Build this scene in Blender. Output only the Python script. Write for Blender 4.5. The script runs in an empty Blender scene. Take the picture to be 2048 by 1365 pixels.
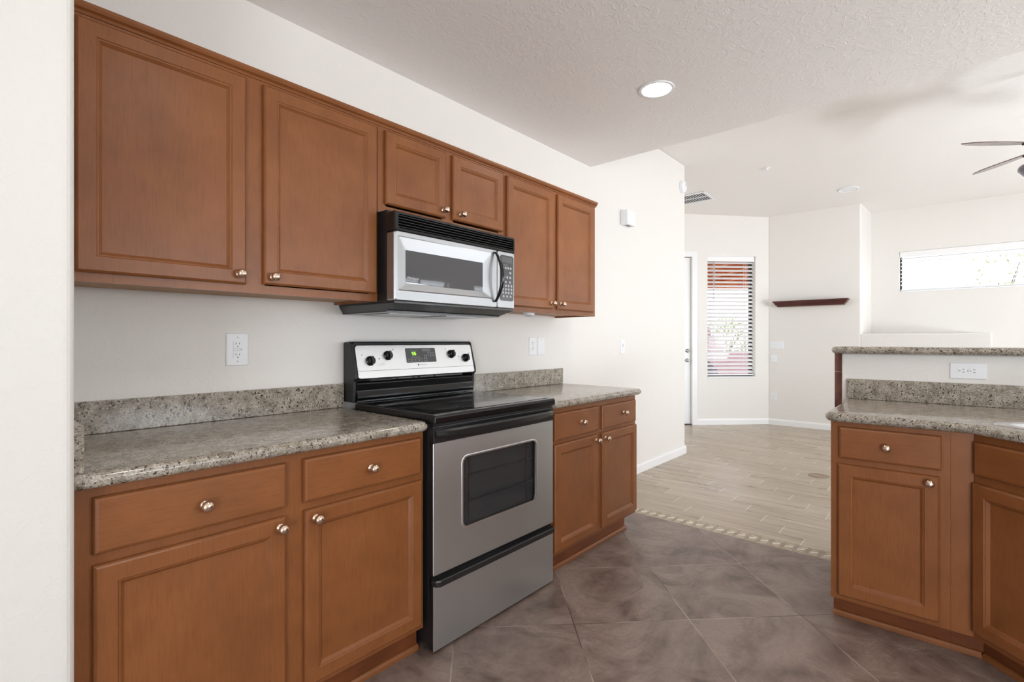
import bpy, bmesh, math, random
from mathutils import Vector, Matrix, Euler

random.seed(7)
S = bpy.context.scene
COL = S.collection
R = math.radians
PI = math.pi

# ------------------------------------------------------------------ camera
cam = bpy.data.objects.new('camera', bpy.data.cameras.new('camera'))
COL.objects.link(cam)
cam.location = (0, 0, 1.228)
cam.rotation_euler = (R(90), 0, R(41.2 - 90))
cam.data.sensor_width = 36.0
cam.data.lens = 1000.0 / 2048 * 36
cam.data.clip_start = 0.02
S.camera = cam

# ------------------------------------------------------------------ colour management
S.view_settings.view_transform = 'Standard'
S.view_settings.look = 'None'
S.view_settings.gamma = 1
S.view_settings.use_curve_mapping = False
S.view_settings.exposure = -0.07
S.cycles.max_bounces = 10
S.cycles.diffuse_bounces = 5
S.cycles.glossy_bounces = 4
S.cycles.transparent_max_bounces = 24
S.cycles.sample_clamp_indirect = 6
S.cycles.caustics_reflective = False
S.cycles.caustics_refractive = False

# ------------------------------------------------------------------ world
W = bpy.data.worlds.new('sky')
S.world = W
W.use_nodes = True
wn = W.node_tree.nodes
bg = wn['Background']
bg.inputs['Color'].default_value = (0.86, 0.93, 1.0, 1)
bg.inputs['Strength'].default_value = 3.4


def area_light(name, loc, rot, sx, sy, power, col=(1, 1, 1), spread=180):
    l = bpy.data.lights.new(name, 'AREA')
    l.shape = 'RECTANGLE'
    l.size = sx
    l.size_y = sy
    l.energy = power
    l.color = col
    l.spread = R(spread)
    o = bpy.data.objects.new(name, l)
    o.location = loc
    o.rotation_euler = rot
    COL.objects.link(o)
    return o


# daylight through the room's windows; kitchen and west openings are added for light
DAY = (0.86, 0.93, 1.0)
def window_daylight(name, x, y, z0, z1, w, rotz, sky, ground, up=122):
    """upper half of the opening: sky light falling in; lower half: light thrown up by the sunlit ground"""
    zm = (z0 + z1) / 2
    h = (z1 - z0) / 2
    area_light(name + '_sky', (x, y, zm + h / 2), (R(72), 0, rotz), w, h, sky, DAY, 150)
    area_light(name + '_ground', (x, y, zm - h / 2), (R(up), 0, rotz), w, h, ground, GROUND, 150)


GROUND = (0.89, 0.935, 1.0)
window_daylight('daylight_dining', 5.35, -3.42, .6, 2.34, 1.15, 0, 15, 200, 142)
window_daylight('daylight_family', 7.25, -3.42, .6, 2.34, 1.35, 0, 15, 92, 142)
window_daylight('added_light_kitchen', 2.4, -3.42, 1.0, 2.2, 2.1, 0, 1, 46, 108)  # lamp in an unseen window, added and shifted to light the cabinets
window_daylight('added_light_west', -3.22, -2.15, .05, 2.1, 1.9, R(-90), 31, 114)  # lamp in an unseen west opening, added to brighten the range side
area_light('daylight_entry', (4.44, 3.5, 1.7), (R(90), 0, R(-90)), 1.3, 1.9, 6, DAY)


# ------------------------------------------------------------------ material helpers
def srgb(r, g, b):
    def c(x):
        x = x / 255.0
        return x / 12.92 if x <= 0.04045 else ((x + 0.055) / 1.055) ** 2.4
    return (c(r), c(g), c(b), 1)


class NT:
    def __init__(s, name):
        s.m = bpy.data.materials.new(name)
        s.m.use_nodes = True
        s.t = s.m.node_tree
        s.n = s.t.nodes
        s.b = s.n['Principled BSDF']

    def new(s, ty, **kw):
        n = s.n.new(ty)
        for k, v in kw.items():
            setattr(n, k, v)
        return n

    def link(s, a, b):
        s.t.links.new(a, b)

    def math(s, op, a, b=None, c=None):
        n = s.new('ShaderNodeMath', operation=op)
        for i, v in enumerate((a, b, c)):
            if v is None:
                continue
            if isinstance(v, (int, float)):
                n.inputs[i].default_value = v
            else:
                s.link(v, n.inputs[i])
        return n.outputs[0]

    def mix(s, fac, a, b):
        n = s.new('ShaderNodeMix', data_type='RGBA')
        for sock, v in ((n.inputs[0], fac), (n.inputs[6], a), (n.inputs[7], b)):
            if isinstance(v, (int, float)):
                sock.default_value = v
            elif isinstance(v, tuple):
                sock.default_value = v
            else:
                s.link(v, sock)
        return n.outputs[2]

    def coords(s, kind='Object', scale=(1, 1, 1), rot=(0, 0, 0), loc=(0, 0, 0)):
        mp = s.new('ShaderNodeMapping')
        mp.inputs['Scale'].default_value = scale
        mp.inputs['Rotation'].default_value = rot
        mp.inputs['Location'].default_value = loc
        if kind == 'World':
            s.link(s.new('ShaderNodeNewGeometry').outputs['Position'], mp.inputs['Vector'])
        else:
            s.link(s.new('ShaderNodeTexCoord').outputs[kind], mp.inputs['Vector'])
        return mp.outputs[0]

    def noise(s, vec, scale, detail=2, rough=0.5, dist=0.0):
        n = s.new('ShaderNodeTexNoise')
        s.link(vec, n.inputs['Vector'])
        n.inputs['Scale'].default_value = scale
        n.inputs['Detail'].default_value = detail
        n.inputs['Roughness'].default_value = rough
        n.inputs['Distortion'].default_value = dist
        return n.outputs['Fac']

    def ramp(s, fac, stops):
        n = s.new('ShaderNodeValToRGB')
        cr = n.color_ramp
        while len(cr.elements) < len(stops):
            cr.elements.new(0.5)
        for e, (p, c) in zip(cr.elements, stops):
            e.position = p
            e.color = c if len(c) == 4 else (*c, 1)
        s.link(fac, n.inputs[0])
        return n.outputs[0]

    def grey(s, fac, lo, hi, a=0.0, b=1.0):
        return s.ramp(fac, [(lo, (a, a, a, 1)), (hi, (b, b, b, 1))])

    def bump(s, h, strength=0.3, dist=0.002):
        n = s.new('ShaderNodeBump')
        n.inputs['Strength'].default_value = strength
        n.inputs['Distance'].default_value = dist
        s.link(h, n.inputs['Height'])
        s.link(n.outputs[0], s.b.inputs['Normal'])
        return n

    def set(s, col=None, rough=None, metal=None, spec=None):
        if col is not None:
            if isinstance(col, tuple):
                s.b.inputs['Base Color'].default_value = col
            else:
                s.link(col, s.b.inputs['Base Color'])
        if rough is not None:
            if isinstance(rough, (int, float)):
                s.b.inputs['Roughness'].default_value = rough
            else:
                s.link(rough, s.b.inputs['Roughness'])
        if metal is not None:
            s.b.inputs['Metallic'].default_value = metal
        if spec is not None:
            s.b.inputs['Specular IOR Level'].default_value = spec
        return s


def plain(name, col, rough=0.5, metal=0.0, spec=0.5, var=0.0):
    t = NT(name)
    if var > 0:
        v = t.noise(t.coords('Object'), 9, 3)
        c2 = tuple(x * (1 - var) for x in col[:3]) + (1,)
        t.set(t.mix(v, c2, col), rough, metal, spec)
    else:
        t.set(col, rough, metal, spec)
    return t.m


def mat_paint(name, col, tex=1.0, scale=1.0):
    t = NT(name)
    p = t.coords('World')
    a = t.noise(p, 26 * scale, 3, 0.55, 1.2)
    ridges = t.grey(a, 0.50, 0.58)
    b = t.noise(p, 75 * scale, 2, 0.5)
    h = t.math('ADD', t.math('MULTIPLY', ridges, 0.7), t.math('MULTIPLY', b, 0.45))
    t.set(col, 0.62, 0, 0.35)
    t.bump(h, 0.22 * tex, 0.0025)
    return t.m


M = {}
M['wall'] = mat_paint('wall_paint', srgb(233, 230, 225), 1.3)
M['wall_near'] = mat_paint('wall_paint_darkened', srgb(226, 224, 219), 1.1, 1.1)  # same paint as the other walls, darkened to offset the strong light here
M['ceiling'] = mat_paint('ceiling_paint', srgb(240, 237, 233), 2.2, 1.0)
M['trim'] = plain('white_trim', srgb(240, 240, 240), 0.35)
M['white_plastic'] = plain('white_plastic', srgb(236, 238, 240), 0.35)
M['white_blind'] = plain('white_blind', srgb(244, 244, 244), 0.45)
M['slot'] = plain('dark_slot', (0.03, 0.03, 0.03, 1), 0.6)
M['black'] = plain('black_enamel', (0.006, 0.006, 0.0065, 1), 0.16)
M['black_matte'] = plain('black_matte', (0.010, 0.010, 0.011, 1), 0.42)
M['black_handle'] = plain('black_handle', (0.016, 0.016, 0.017, 1), 0.22)
M['bronze_frame'] = plain('bronze_frame', srgb(40, 42, 48), 0.5)


def mat_wood(name, base, dark, light, axis='z', seed=0.0, rough=0.34):
    t = NT(name)
    sc = {'z': (1, 1, 0.09), 'x': (0.09, 1, 1), 'y': (1, .09, 1)}[axis]
    p = t.coords('Object', scale=sc, loc=(seed, seed * .7, 0))
    rnd = t.new('ShaderNodeObjectInfo').outputs['Random']
    off = t.new('ShaderNodeCombineXYZ')
    t.link(t.math('MULTIPLY', rnd, 13.0), off.inputs[0])
    t.link(t.math('MULTIPLY', rnd, 7.0), off.inputs[2])
    add = t.new('ShaderNodeVectorMath', operation='ADD')
    t.link(p, add.inputs[0]); t.link(off.outputs[0], add.inputs[1])
    fine = t.noise(add.outputs[0], 160, 3, 0.6)
    med = t.noise(add.outputs[0], 14, 4, 0.6, 1.5)
    p2 = t.coords('Object')
    add2 = t.new('ShaderNodeVectorMath', operation='ADD')
    t.link(p2, add2.inputs[0]); t.link(off.outputs[0], add2.inputs[1])
    blotch = t.noise(add2.outputs[0], 5.5, 3, 0.55)
    c = t.mix(t.grey(blotch, 0.25, 0.75, .15, .85), dark, light)
    c = t.mix(t.math('MULTIPLY', t.grey(med, 0.35, 0.7), 0.6), c, base)
    c = t.mix(t.math('MULTIPLY', t.grey(fine, 0.45, 0.75), 0.45), c, dark)
    t.set(c, rough, 0, 0.36)
    t.b.inputs['Coat Weight'].default_value = 0.06
    t.b.inputs['Coat Roughness'].default_value = 0.3
    t.bump(fine, 0.05, 0.001)
    return t.m


WB, WD, WL = srgb(137, 84, 46), srgb(113, 66, 33), srgb(149, 94, 54)
M['wood_v'] = mat_wood('stained_maple_upright', WB, WD, WL, 'z')
M['wood_h'] = mat_wood('stained_maple_flat', WB, WD, WL, 'x', 3.1)
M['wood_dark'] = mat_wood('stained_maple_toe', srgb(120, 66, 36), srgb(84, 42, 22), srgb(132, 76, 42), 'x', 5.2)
M['raw_wood'] = mat_wood('raw_cabinet_wood', srgb(176, 136, 96), srgb(158, 118, 80), srgb(186, 148, 108), 'x', 1.2, 0.6)
M['mantel'] = mat_wood('dark_mahogany', srgb(84, 46, 40), srgb(58, 30, 28), srgb(98, 56, 48), 'y', 2.0, 0.35)


def mat_granite(name):
    t = NT(name)
    p = t.coords('World')
    base = t.mix(t.grey(t.noise(p, 28, 4, 0.65), 0.35, 0.65), srgb(136, 127, 112), srgb(188, 180, 167))
    fine = t.noise(p, 330, 3, 0.7)
    c = t.mix(t.grey(fine, 0.48, 0.62, 0, 0.6), base, srgb(112, 103, 92))
    # dark mineral spots of two sizes
    v1 = t.noise(p, 105, 1.5, 0.5, 0.3)
    c = t.mix(t.grey(v1, 0.625, 0.66, 0, 0.95), c, srgb(52, 46, 40))
    v2 = t.noise(t.coords('World', loc=(3.3, 1.7, 9.1)), 190, 2, 0.5)
    c = t.mix(t.grey(v2, 0.585, 0.635, 0, 0.85), c, srgb(74, 66, 58))
    v3 = t.noise(t.coords('World', loc=(13.3, 5.7, 2.1)), 150, 2, 0.5)
    c = t.mix(t.grey(v3, 0.60, 0.70, 0, 0.7), c, srgb(214, 208, 196))
    t.set(c, 0.17, 0, 0.42)
    t.b.inputs['Coat Weight'].default_value = 0.1
    t.b.inputs['Coat Roughness'].default_value = 0.05
    return t.m


M['granite'] = mat_granite('speckled_granite')


def mat_steel(name, axis='x', col=(0.60, 0.605, 0.61, 1), rough=0.30):
    t = NT(name)
    sc = {'x': (0.02, 1, 1), 'z': (1, 1, 0.02)}[axis]
    g = t.noise(t.coords('Object', scale=sc), 900, 2, 0.5)
    t.set(t.mix(t.math('MULTIPLY', g, 0.12), col, tuple(c * .8 for c in col[:3]) + (1,)), t.grey(g, 0.2, 0.8, rough - .03, rough + .03), 1.0)
    return t.m


M['steel'] = mat_steel('brushed_steel', 'x', (0.72, 0.785, 0.815, 1), 0.36)
M['steel_bright'] = mat_steel('brushed_steel_bright', 'x', (0.80, 0.81, 0.82, 1), 0.34)
M['steel_door'] = mat_steel('brushed_steel_door', 'x', (0.42, 0.425, 0.43, 1), 0.42)
M['chrome'] = plain('chrome', (0.7, 0.7, 0.72, 1), 0.12, 1.0)
M['nickel'] = plain('satin_nickel_knob', srgb(214, 190, 170), 0.24, 1.0)
M['nickel_grey'] = plain('nickel_hardware', srgb(170, 170, 172), 0.3, 1.0)
M['glass_black'] = plain('ceramic_glass', (0.010, 0.010, 0.011, 1), 0.06)
M['oven_glass'] = plain('oven_door_glass', (0.012, 0.012, 0.013, 1), 0.05)
M['mw_glass'] = plain('microwave_glass', (0.085, 0.085, 0.088, 1), 0.03)
M['panel_grey'] = plain('control_panel_grey', (0.075, 0.075, 0.078, 1), 0.25)
M['lcd'] = plain('lcd_window', (0.12, 0.125, 0.13, 1), 0.2)
M['button'] = plain('button_grey', (0.42, 0.42, 0.43, 1), 0.4)
M['mark'] = plain('printed_mark', (0.16, 0.16, 0.16, 1), 0.5)
M['mark_light'] = plain('printed_mark_light', (0.55, 0.55, 0.55, 1), 0.5)
M['fan_blade'] = plain('fan_blade_wood', srgb(104, 74, 66), 0.22, var=0.2)
M['fan_metal'] = plain('aged_bronze', srgb(92, 62, 52), 0.35, 0.7)


def mat_burner():
    t = NT('burner_pattern')
    v = t.noise(t.coords('Object'), 420, 1)
    t.set(t.mix(t.grey(v, 0.45, 0.6), (0.010, 0.010, 0.011, 1), (0.06, 0.06, 0.062, 1)), 0.1)
    return t.m


M['burner'] = mat_burner()


def emis(name, col, strength):
    t = NT(name)
    t.set(col, 0.5)
    t.b.inputs['Emission Color'].default_value = col
    t.b.inputs['Emission Strength'].default_value = strength
    return t.m


M['lamp'] = emis('lamp_glow', (1, 0.97, 0.92, 1), 25)
M['green_led'] = emis('green_digits', (0.45, 1.0, 0.05, 1), 1.6)


def mat_glass_pane():
    t = NT('window_glass')
    tr = t.new('ShaderNodeBsdfTransparent')
    gl = t.new('ShaderNodeBsdfGlossy')
    gl.inputs['Roughness'].default_value = 0.02
    fr = t.new('ShaderNodeFresnel')
    fr.inputs['IOR'].default_value = 1.35
    mx = t.new('ShaderNodeMixShader')
    t.link(t.math('MULTIPLY', fr.outputs[0], t.math('SUBTRACT', 1.0, t.new('ShaderNodeNewGeometry').outputs['Backfacing'])), mx.inputs[0])
    t.link(tr.outputs[0], mx.inputs[1])
    t.link(gl.outputs[0], mx.inputs[2])
    t.link(mx.outputs[0], t.n['Material Output'].inputs['Surface'])
    return t.m


M['pane'] = mat_glass_pane()


def mat_tile():
    """square slate-look tiles laid on the diagonal"""
    t = NT('slate_floor_tile')
    pos = t.new('ShaderNodeNewGeometry').outputs['Position']
    sep = t.new('ShaderNodeSeparateXYZ')
    t.link(pos, sep.inputs[0])
    x, y = sep.outputs[0], sep.outputs[1]
    q = 1 / math.sqrt(2)
    a = t.math('MULTIPLY', t.math('ADD', x, y), q)
    b = t.math('MULTIPLY', t.math('SUBTRACT', y, x), q)
    ua = t.math('DIVIDE', t.math('SUBTRACT', a, 2.145), 0.5255)
    ub = t.math('DIVIDE', t.math('ADD', b, 0.411), 0.5135)
    ia = t.math('FLOOR', ua); ib = t.math('FLOOR', ub)
    fa = t.math('FRACT', ua); fb = t.math('FRACT', ub)

    def edge(f):
        return t.math('MINIMUM', f, t.math('SUBTRACT', 1.0, f))
    e = t.math('MINIMUM', edge(fa), edge(fb))
    grout = t.math('LESS_THAN', e, 0.0050)
    cid = t.new('ShaderNodeCombineXYZ')
    t.link(ia, cid.inputs[0]); t.link(ib, cid.inputs[1])
    wn_ = t.new('ShaderNodeTexWhiteNoise', noise_dimensions='3D')
    t.link(cid.outputs[0], wn_.inputs['Vector'])
    off = t.new('ShaderNodeVectorMath', operation='SCALE')
    t.link(wn_.outputs['Color'], off.inputs[0]); off.inputs['Scale'].default_value = 11.0
    add = t.new('ShaderNodeVectorMath', operation='ADD')
    t.link(pos, add.inputs[0]); t.link(off.outputs[0], add.inputs[1])
    n1 = t.noise(add.outputs[0], 2.6, 5, 0.6, 1.8)
    n2 = t.noise(add.outputs[0], 9, 6, 0.62, 0.8)
    n3 = t.noise(add.outputs[0], 60, 3, 0.6)
    c = t.mix(t.grey(n1, 0.34, 0.62), srgb(94, 76, 68), srgb(150, 132, 122))
    c = t.mix(t.grey(n2, 0.42, 0.68, 0, 0.5), c, srgb(158, 140, 130))
    c = t.mix(t.grey(n3, 0.45, 0.8, 0, 0.3), c, srgb(88, 74, 68))
    c = t.mix(t.math('MULTIPLY', wn_.outputs['Value'], 0.12), c, srgb(120, 96, 86))
    gn = t.noise(pos, 3.0, 2)
    gc = t.mix(t.grey(gn, 0.42, 0.58), srgb(92, 76, 70), srgb(178, 160, 148))
    c = t.mix(grout, c, gc)
    rough = t.math('ADD', t.math('MULTIPLY', n2, 0.25), 0.27)
    t.set(c, rough, 0, 0.5)
    # chipped slate relief in patches
    patch = t.grey(n1, 0.50, 0.60)
    h = t.math('ADD', t.math('MULTIPLY', t.math('MULTIPLY', n3, patch), 0.8), t.math('MULTIPLY', n2, 0.9))
    h = t.math('SUBTRACT', h, t.math('MULTIPLY', grout, 0.6))
    t.bump(h, 0.8, 0.005)
    return t.m


def mat_plank():
    """wood-look porcelain planks in a stair-step bond"""
    t = NT('plank_floor_tile')
    pos = t.new('ShaderNodeNewGeometry').outputs['Position']
    sep = t.new('ShaderNodeSeparateXYZ')
    t.link(pos, sep.inputs[0])
    x, y = sep.outputs[0], sep.outputs[1]
    ux = t.math('DIVIDE', t.math('SUBTRACT', x, 3.521), 0.1578)
    ix = t.math('FLOOR', ux); fx = t.math('FRACT', ux)
    uy = t.math('DIVIDE', t.math('SUBTRACT', t.math('SUBTRACT', y, 0.822), t.math('MULTIPLY', ix, 0.147)), 0.62)
    iy = t.math('FLOOR', uy); fy = t.math('FRACT', uy)
    ex = t.math('MULTIPLY', t.math('MINIMUM', fx, t.math('SUBTRACT', 1.0, fx)), 0.1578)
    ey = t.math('MULTIPLY', t.math('MINIMUM', fy, t.math('SUBTRACT', 1.0, fy)), 0.62)
    gx = t.math('LESS_THAN', ex, 0.0016)
    gy = t.math('LESS_THAN', ey, 0.0028)
    cid = t.new('ShaderNodeCombineXYZ')
    t.link(ix, cid.inputs[0]); t.link(iy, cid.inputs[1])
    wn_ = t.new('ShaderNodeTexWhiteNoise', noise_dimensions='3D')
    t.link(cid.outputs[0], wn_.inputs['Vector'])
    mp = t.new('ShaderNodeMapping')
    t.link(pos, mp.inputs['Vector'])
    mp.inputs['Scale'].default_value = (1, 0.08, 1)
    off = t.new('ShaderNodeVectorMath', operation='SCALE')
    t.link(wn_.outputs['Color'], off.inputs[0]); off.inputs['Scale'].default_value = 9.0
    add = t.new('ShaderNodeVectorMath', operation='ADD')
    t.link(mp.outputs[0], add.inputs[0]); t.link(off.outputs[0], add.inputs[1])
    g1 = t.noise(add.outputs[0], 15, 4, 0.6, 0.9)
    g2 = t.noise(add.outputs[0], 110, 3, 0.6)
    c = t.mix(t.grey(g1, 0.3, 0.7), srgb(138, 121, 101), srgb(200, 186, 166))
    c = t.mix(t.grey(g2, 0.45, 0.72, 0, 0.5), c, srgb(212, 199, 182))
    c = t.mix(t.math('MULTIPLY', wn_.outputs['Value'], 0.5), c, srgb(152, 133, 110))
    c = t.mix(gx, c, srgb(140, 124, 106))
    c = t.mix(gy, c, srgb(218, 208, 194))
    t.set(c, t.math('ADD', t.math('MULTIPLY', g1, 0.2), 0.2), 0, 0.5)
    gr = t.math('MAXIMUM', gx, gy)
    t.bump(t.math('SUBTRACT', 1.0, gr), 0.12, 0.0015)
    return t.m


M['tile'] = mat_tile()
M['plank'] = mat_plank()


def mat_stone(name, c1, c2, rough=0.35):
    t = NT(name)
    n = t.noise(t.coords('World'), 18, 4, 0.6)
    t.set(t.mix(t.grey(n, 0.35, 0.65), c1, c2), rough)
    return t.m


M['mosaic_bed'] = mat_stone('mosaic_taupe', srgb(140, 122, 100), srgb(172, 156, 134))
M['mosaic_light'] = mat_stone('mosaic_cream', srgb(214, 206, 190), srgb(232, 226, 214))
M['facing_tile'] = mat_stone('brown_facing_tile', srgb(112, 74, 62), srgb(138, 96, 82))
M['grout_line'] = plain('grout', srgb(200, 176, 160), 0.7)
M['floor_plate'] = plain('floor_outlet_cover', srgb(140, 118, 98), 0.4)
M['stucco'] = mat_stone('pink_stucco', srgb(218, 182, 200), srgb(228, 196, 212), 0.8)
M['stucco_shade'] = plain('arch_shade_blue', srgb(120, 126, 160), 0.7)  # blue-grey colour standing in for the shade inside the arch
M['patio_wood'] = mat_wood('patio_stain', srgb(196, 108, 44), srgb(150, 62, 40), srgb(224, 138, 60), 'y', 1.0, 0.6)
M['ground'] = mat_stone('desert_gravel', srgb(190, 172, 158), srgb(214, 198, 186), 0.9)
M['leaf'] = plain('leaf_green', srgb(176, 190, 140), 0.6, var=0.4)
M['bark'] = plain('bark', srgb(110, 96, 84), 0.8, var=0.3)


# ------------------------------------------------------------------ mesh helpers
def finish(name, bm, m, parent=None, smooth=False, bev=0.0, seg=2, norm=True):
    if norm:
        bmesh.ops.recalc_face_normals(bm, faces=bm.faces[:])
    me = bpy.data.meshes.new(name)
    bm.to_mesh(me)
    bm.free()
    o = bpy.data.objects.new(name, me)
    COL.objects.link(o)
    ms = m if isinstance(m, (list, tuple)) else [m]
    for k in ms:
        me.materials.append(M[k] if isinstance(k, str) else k)
    if smooth:
        for p in me.polygons:
            p.use_smooth = True
        try:
            me.set_sharp_from_angle(angle=R(40))
        except Exception:
            pass
    if bev > 0:
        b = o.modifiers.new('bevel', 'BEVEL')
        b.width = bev
        b.segments = seg
        b.limit_method = 'ANGLE'
        b.angle_limit = R(35)
    if parent is not None:
        o.parent = parent
    return o


def box(bm, x0, x1, y0, y1, z0, z1, mi=0):
    vs = [bm.verts.new(p) for p in ((x0, y0, z0), (x1, y0, z0), (x1, y1, z0), (x0, y1, z0),
                                    (x0, y0, z1), (x1, y0, z1), (x1, y1, z1), (x0, y1, z1))]
    for f in ((0, 3, 2, 1), (4, 5, 6, 7), (0, 1, 5, 4), (1, 2, 6, 5), (2, 3, 7, 6), (3, 0, 4, 7)):
        fc = bm.faces.new([vs[i] for i in f])
        fc.material_index = mi


def boxo(name, dims, m, parent=None, bev=0.0, seg=2):
    bm = bmesh.new()
    box(bm, *dims)
    return finish(name, bm, m, parent, bev=bev, seg=seg)


def stack(bm, rings, cap0=True, cap1=True, mi=0, closed=False):
    vr = [[bm.verts.new(p) for p in r] for r in rings]
    n = len(vr[0])
    fs = []
    L = len(vr)
    for k in range(L if closed else L - 1):
        a, b = vr[k], vr[(k + 1) % L]
        for i in range(n):
            j = (i + 1) % n
            fs.append(bm.faces.new((a[i], a[j], b[j], b[i])))
    if cap0 and not closed:
        fs.append(bm.faces.new(vr[0]))
    if cap1 and not closed:
        fs.append(bm.faces.new(list(reversed(vr[-1]))))
    for f in fs:
        f.material_index = mi
    return vr


def rr(x0, x1, z0, z1, r, n=6):
    pts = []
    for cx, cz, a0 in ((x1 - r, z1 - r, 0), (x0 + r, z1 - r, 90), (x0 + r, z0 + r, 180), (x1 - r, z0 + r, 270)):
        for i in range(n + 1):
            a = R(a0 + 90 * i / n)
            pts.append((cx + r * math.cos(a), cz + r * math.sin(a)))
    return pts


def ring(pts, y):
    return [(p[0], y, p[1]) for p in pts]


def lathe(bm, prof, origin=(0, 0, 0), axis='z', n=20, mi=0):
    """prof: list of (radius, height)"""
    rings = []
    for r, h in prof:
        rg = []
        for i in range(n):
            a = 2 * PI * i / n
            u, v = r * math.cos(a), r * math.sin(a)
            if axis == 'z':
                p = (u, v, h)
            elif axis == '-y':
                p = (u, -h, v)
            elif axis == 'x':
                p = (h, u, v)
            rg.append((p[0] + origin[0], p[1] + origin[1], p[2] + origin[2]))
        rings.append(rg)
    stack(bm, rings, mi=mi)


def prism_x(bm, prof, x0, x1, mi=0):
    """prof: (y, z) outline extruded along x"""
    stack(bm, [[(x0, y, z) for y, z in prof], [(x1, y, z) for y, z in prof]], mi=mi)


def prism_y(bm, prof, y0, y1, mi=0):
    stack(bm, [[(x, y0, z) for x, z in prof], [(x, y1, z) for x, z in prof]], mi=mi)


def prism_z(bm, prof, z0, z1, mi=0):
    stack(bm, [[(x, y, z0) for x, y in prof], [(x, y, z1) for x, y in prof]], mi=mi)


def tube(bm, path, rads, n=10, flat=1.0, mi=0):
    """sweep an ellipse along a path; rads is a number or list"""
    path = [Vector(p) for p in path]
    if isinstance(rads, (int, float)):
        rads = [rads] * len(path)
    rings = []
    up = Vector((0, 0, 1))
    for i, p in enumerate(path):
        d = (path[min(i + 1, len(path) - 1)] - path[max(i - 1, 0)]).normalized()
        if abs(d.dot(up)) > 0.97:
            s = Vector((1, 0, 0))
        else:
            s = d.cross(up).normalized()
        t_ = s.cross(d).normalized()
        rings.append([tuple(p + s * math.cos(2 * PI * k / n) * rads[i] + t_ * math.sin(2 * PI * k / n) * rads[i] * flat) for k in range(n)])
    stack(bm, rings, mi=mi)


def thing(name, label, cat, loc=(0, 0, 0), rotz=0.0, group=None):
    o = bpy.data.objects.new(name, None)
    o.empty_display_size = 0.1
    COL.objects.link(o)
    o.location = loc
    o.rotation_euler = (0, 0, rotz)
    o['label'] = label
    o['category'] = cat
    if group:
        o['group'] = group
    return o


def tag(o, label, cat, group=None):
    o['label'] = label
    o['category'] = cat
    if group:
        o['group'] = group
    return o


def struct(o):
    o['kind'] = 'structure'
    return o


# ================================================================== THE SETTING
YW = 2.18          # kitchen back wall
XF = 8.056         # far living-room wall
XN = 8.80          # recessed wall with high window
ZK = 2.632         # kitchen ceiling
ZF = 3.15          # family room ceiling
XE = 3.451         # edge where the kitchen ceiling steps up
YS = -3.2          # south wall
XWW = -3.0         # west wall

# floors
bm = bmesh.new()
box(bm, XWW - .2, 3.27, YS - .2, YW + .15, -0.12, 0)
struct(finish('floor', bm, 'tile'))
bm = bmesh.new()
box(bm, 3.40, 9.2, YS - .2, 6.2, -0.12, 0)
struct(finish('floor.001', bm, 'plank'))
bm = bmesh.new()
box(bm, 3.27, 3.40, YS - .2, YW + .15, -0.12, -0.0005)
trim = struct(finish('trim_1', bm, 'mosaic_bed'))
bm = bmesh.new()


def stone(bm, cx, cy, w, l, ang, h=0.0012):
    c, s_ = math.cos(ang), math.sin(ang)
    ps = []
    for u, v in ((-w, -l * .75), (w * .9, -l), (w, l * .8), (-w * .85, l)):
        ps.append((cx + u * c - v * s_, cy + u * s_ + v * c))
    prism_z(bm, ps, -0.002, h)


k = 0
y = YS
while y < YW - .03:
    stone(bm, 3.335, y, 0.013, 0.024, R(22 if k % 2 else 34))
    y += 0.0665
    k += 1
finish('cream_stones', bm, 'mosaic_light', trim)
bm = bmesh.new()
y = YS
k = 0
while y < YW - .03:
    for cx in (3.303, 3.367):
        l = random.uniform(.022, .029)
        stone(bm, cx, y + random.uniform(-.004, .004), 0.014, l, R(random.uniform(-12, 12)), 0.0008)
    box(bm, 3.273, 3.284, y - .028, y + .03, -0.002, 0.0008)
    box(bm, 3.386, 3.397, y - .028, y + .03, -0.002, 0.0008)
    y += 0.0665
finish('taupe_stones', bm, mat_stone('mosaic_tan', srgb(178, 162, 138), srgb(204, 190, 168)), trim)

# walls
bm = bmesh.new()
box(bm, 0.20, 5.362, YW, YW + .12, 0, ZF)
struct(finish('wall_kitchen', bm, 'wall', bev=0.012, seg=3))
# near wall end beside the cabinets
bm = bmesh.new()
box(bm, -1.9, 0.20, 1.48, YW + .12, 0, ZK + .02)
struct(finish('wall_left', bm, 'wall_near', bev=0.022, seg=5))
bm = bmesh.new()
box(bm, XWW, -1.9, YW, YW + .12, 0, ZK + .02)
struct(finish('wall_north', bm, 'wall'))
# ceilings
bm = bmesh.new()
box(bm, XWW - .1, XE, YS - .1, YW + .12, ZK, ZF + .2)
struct(finish('ceiling', bm, 'ceiling'))
bm = bmesh.new()
prism_y(bm, [(XE, ZF), (5.4, ZF), (XF, 3.058), (9.3, 3.058), (9.3, ZF + .2), (XE, ZF + .2)], YS - .1, 6.2)
struct(finish('ceiling.001', bm, 'ceiling'))

# far wall with the niche: full-height part, then the half-height ledge
bm = bmesh.new()
prism_z(bm, [(XF, 2.017), (XF, 0.887), (XN + .02, 0.845), (XN + .02, 2.017)], 0, 3.075)
struct(finish('wall_far', bm, 'wall', bev=0.02, seg=4))
bm = bmesh.new()
box(bm, XF + .001, XN, -0.374, 0.900, 0, 1.325)
struct(finish('wall_ledge', bm, 'wall', bev=0.018, seg=4))


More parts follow.
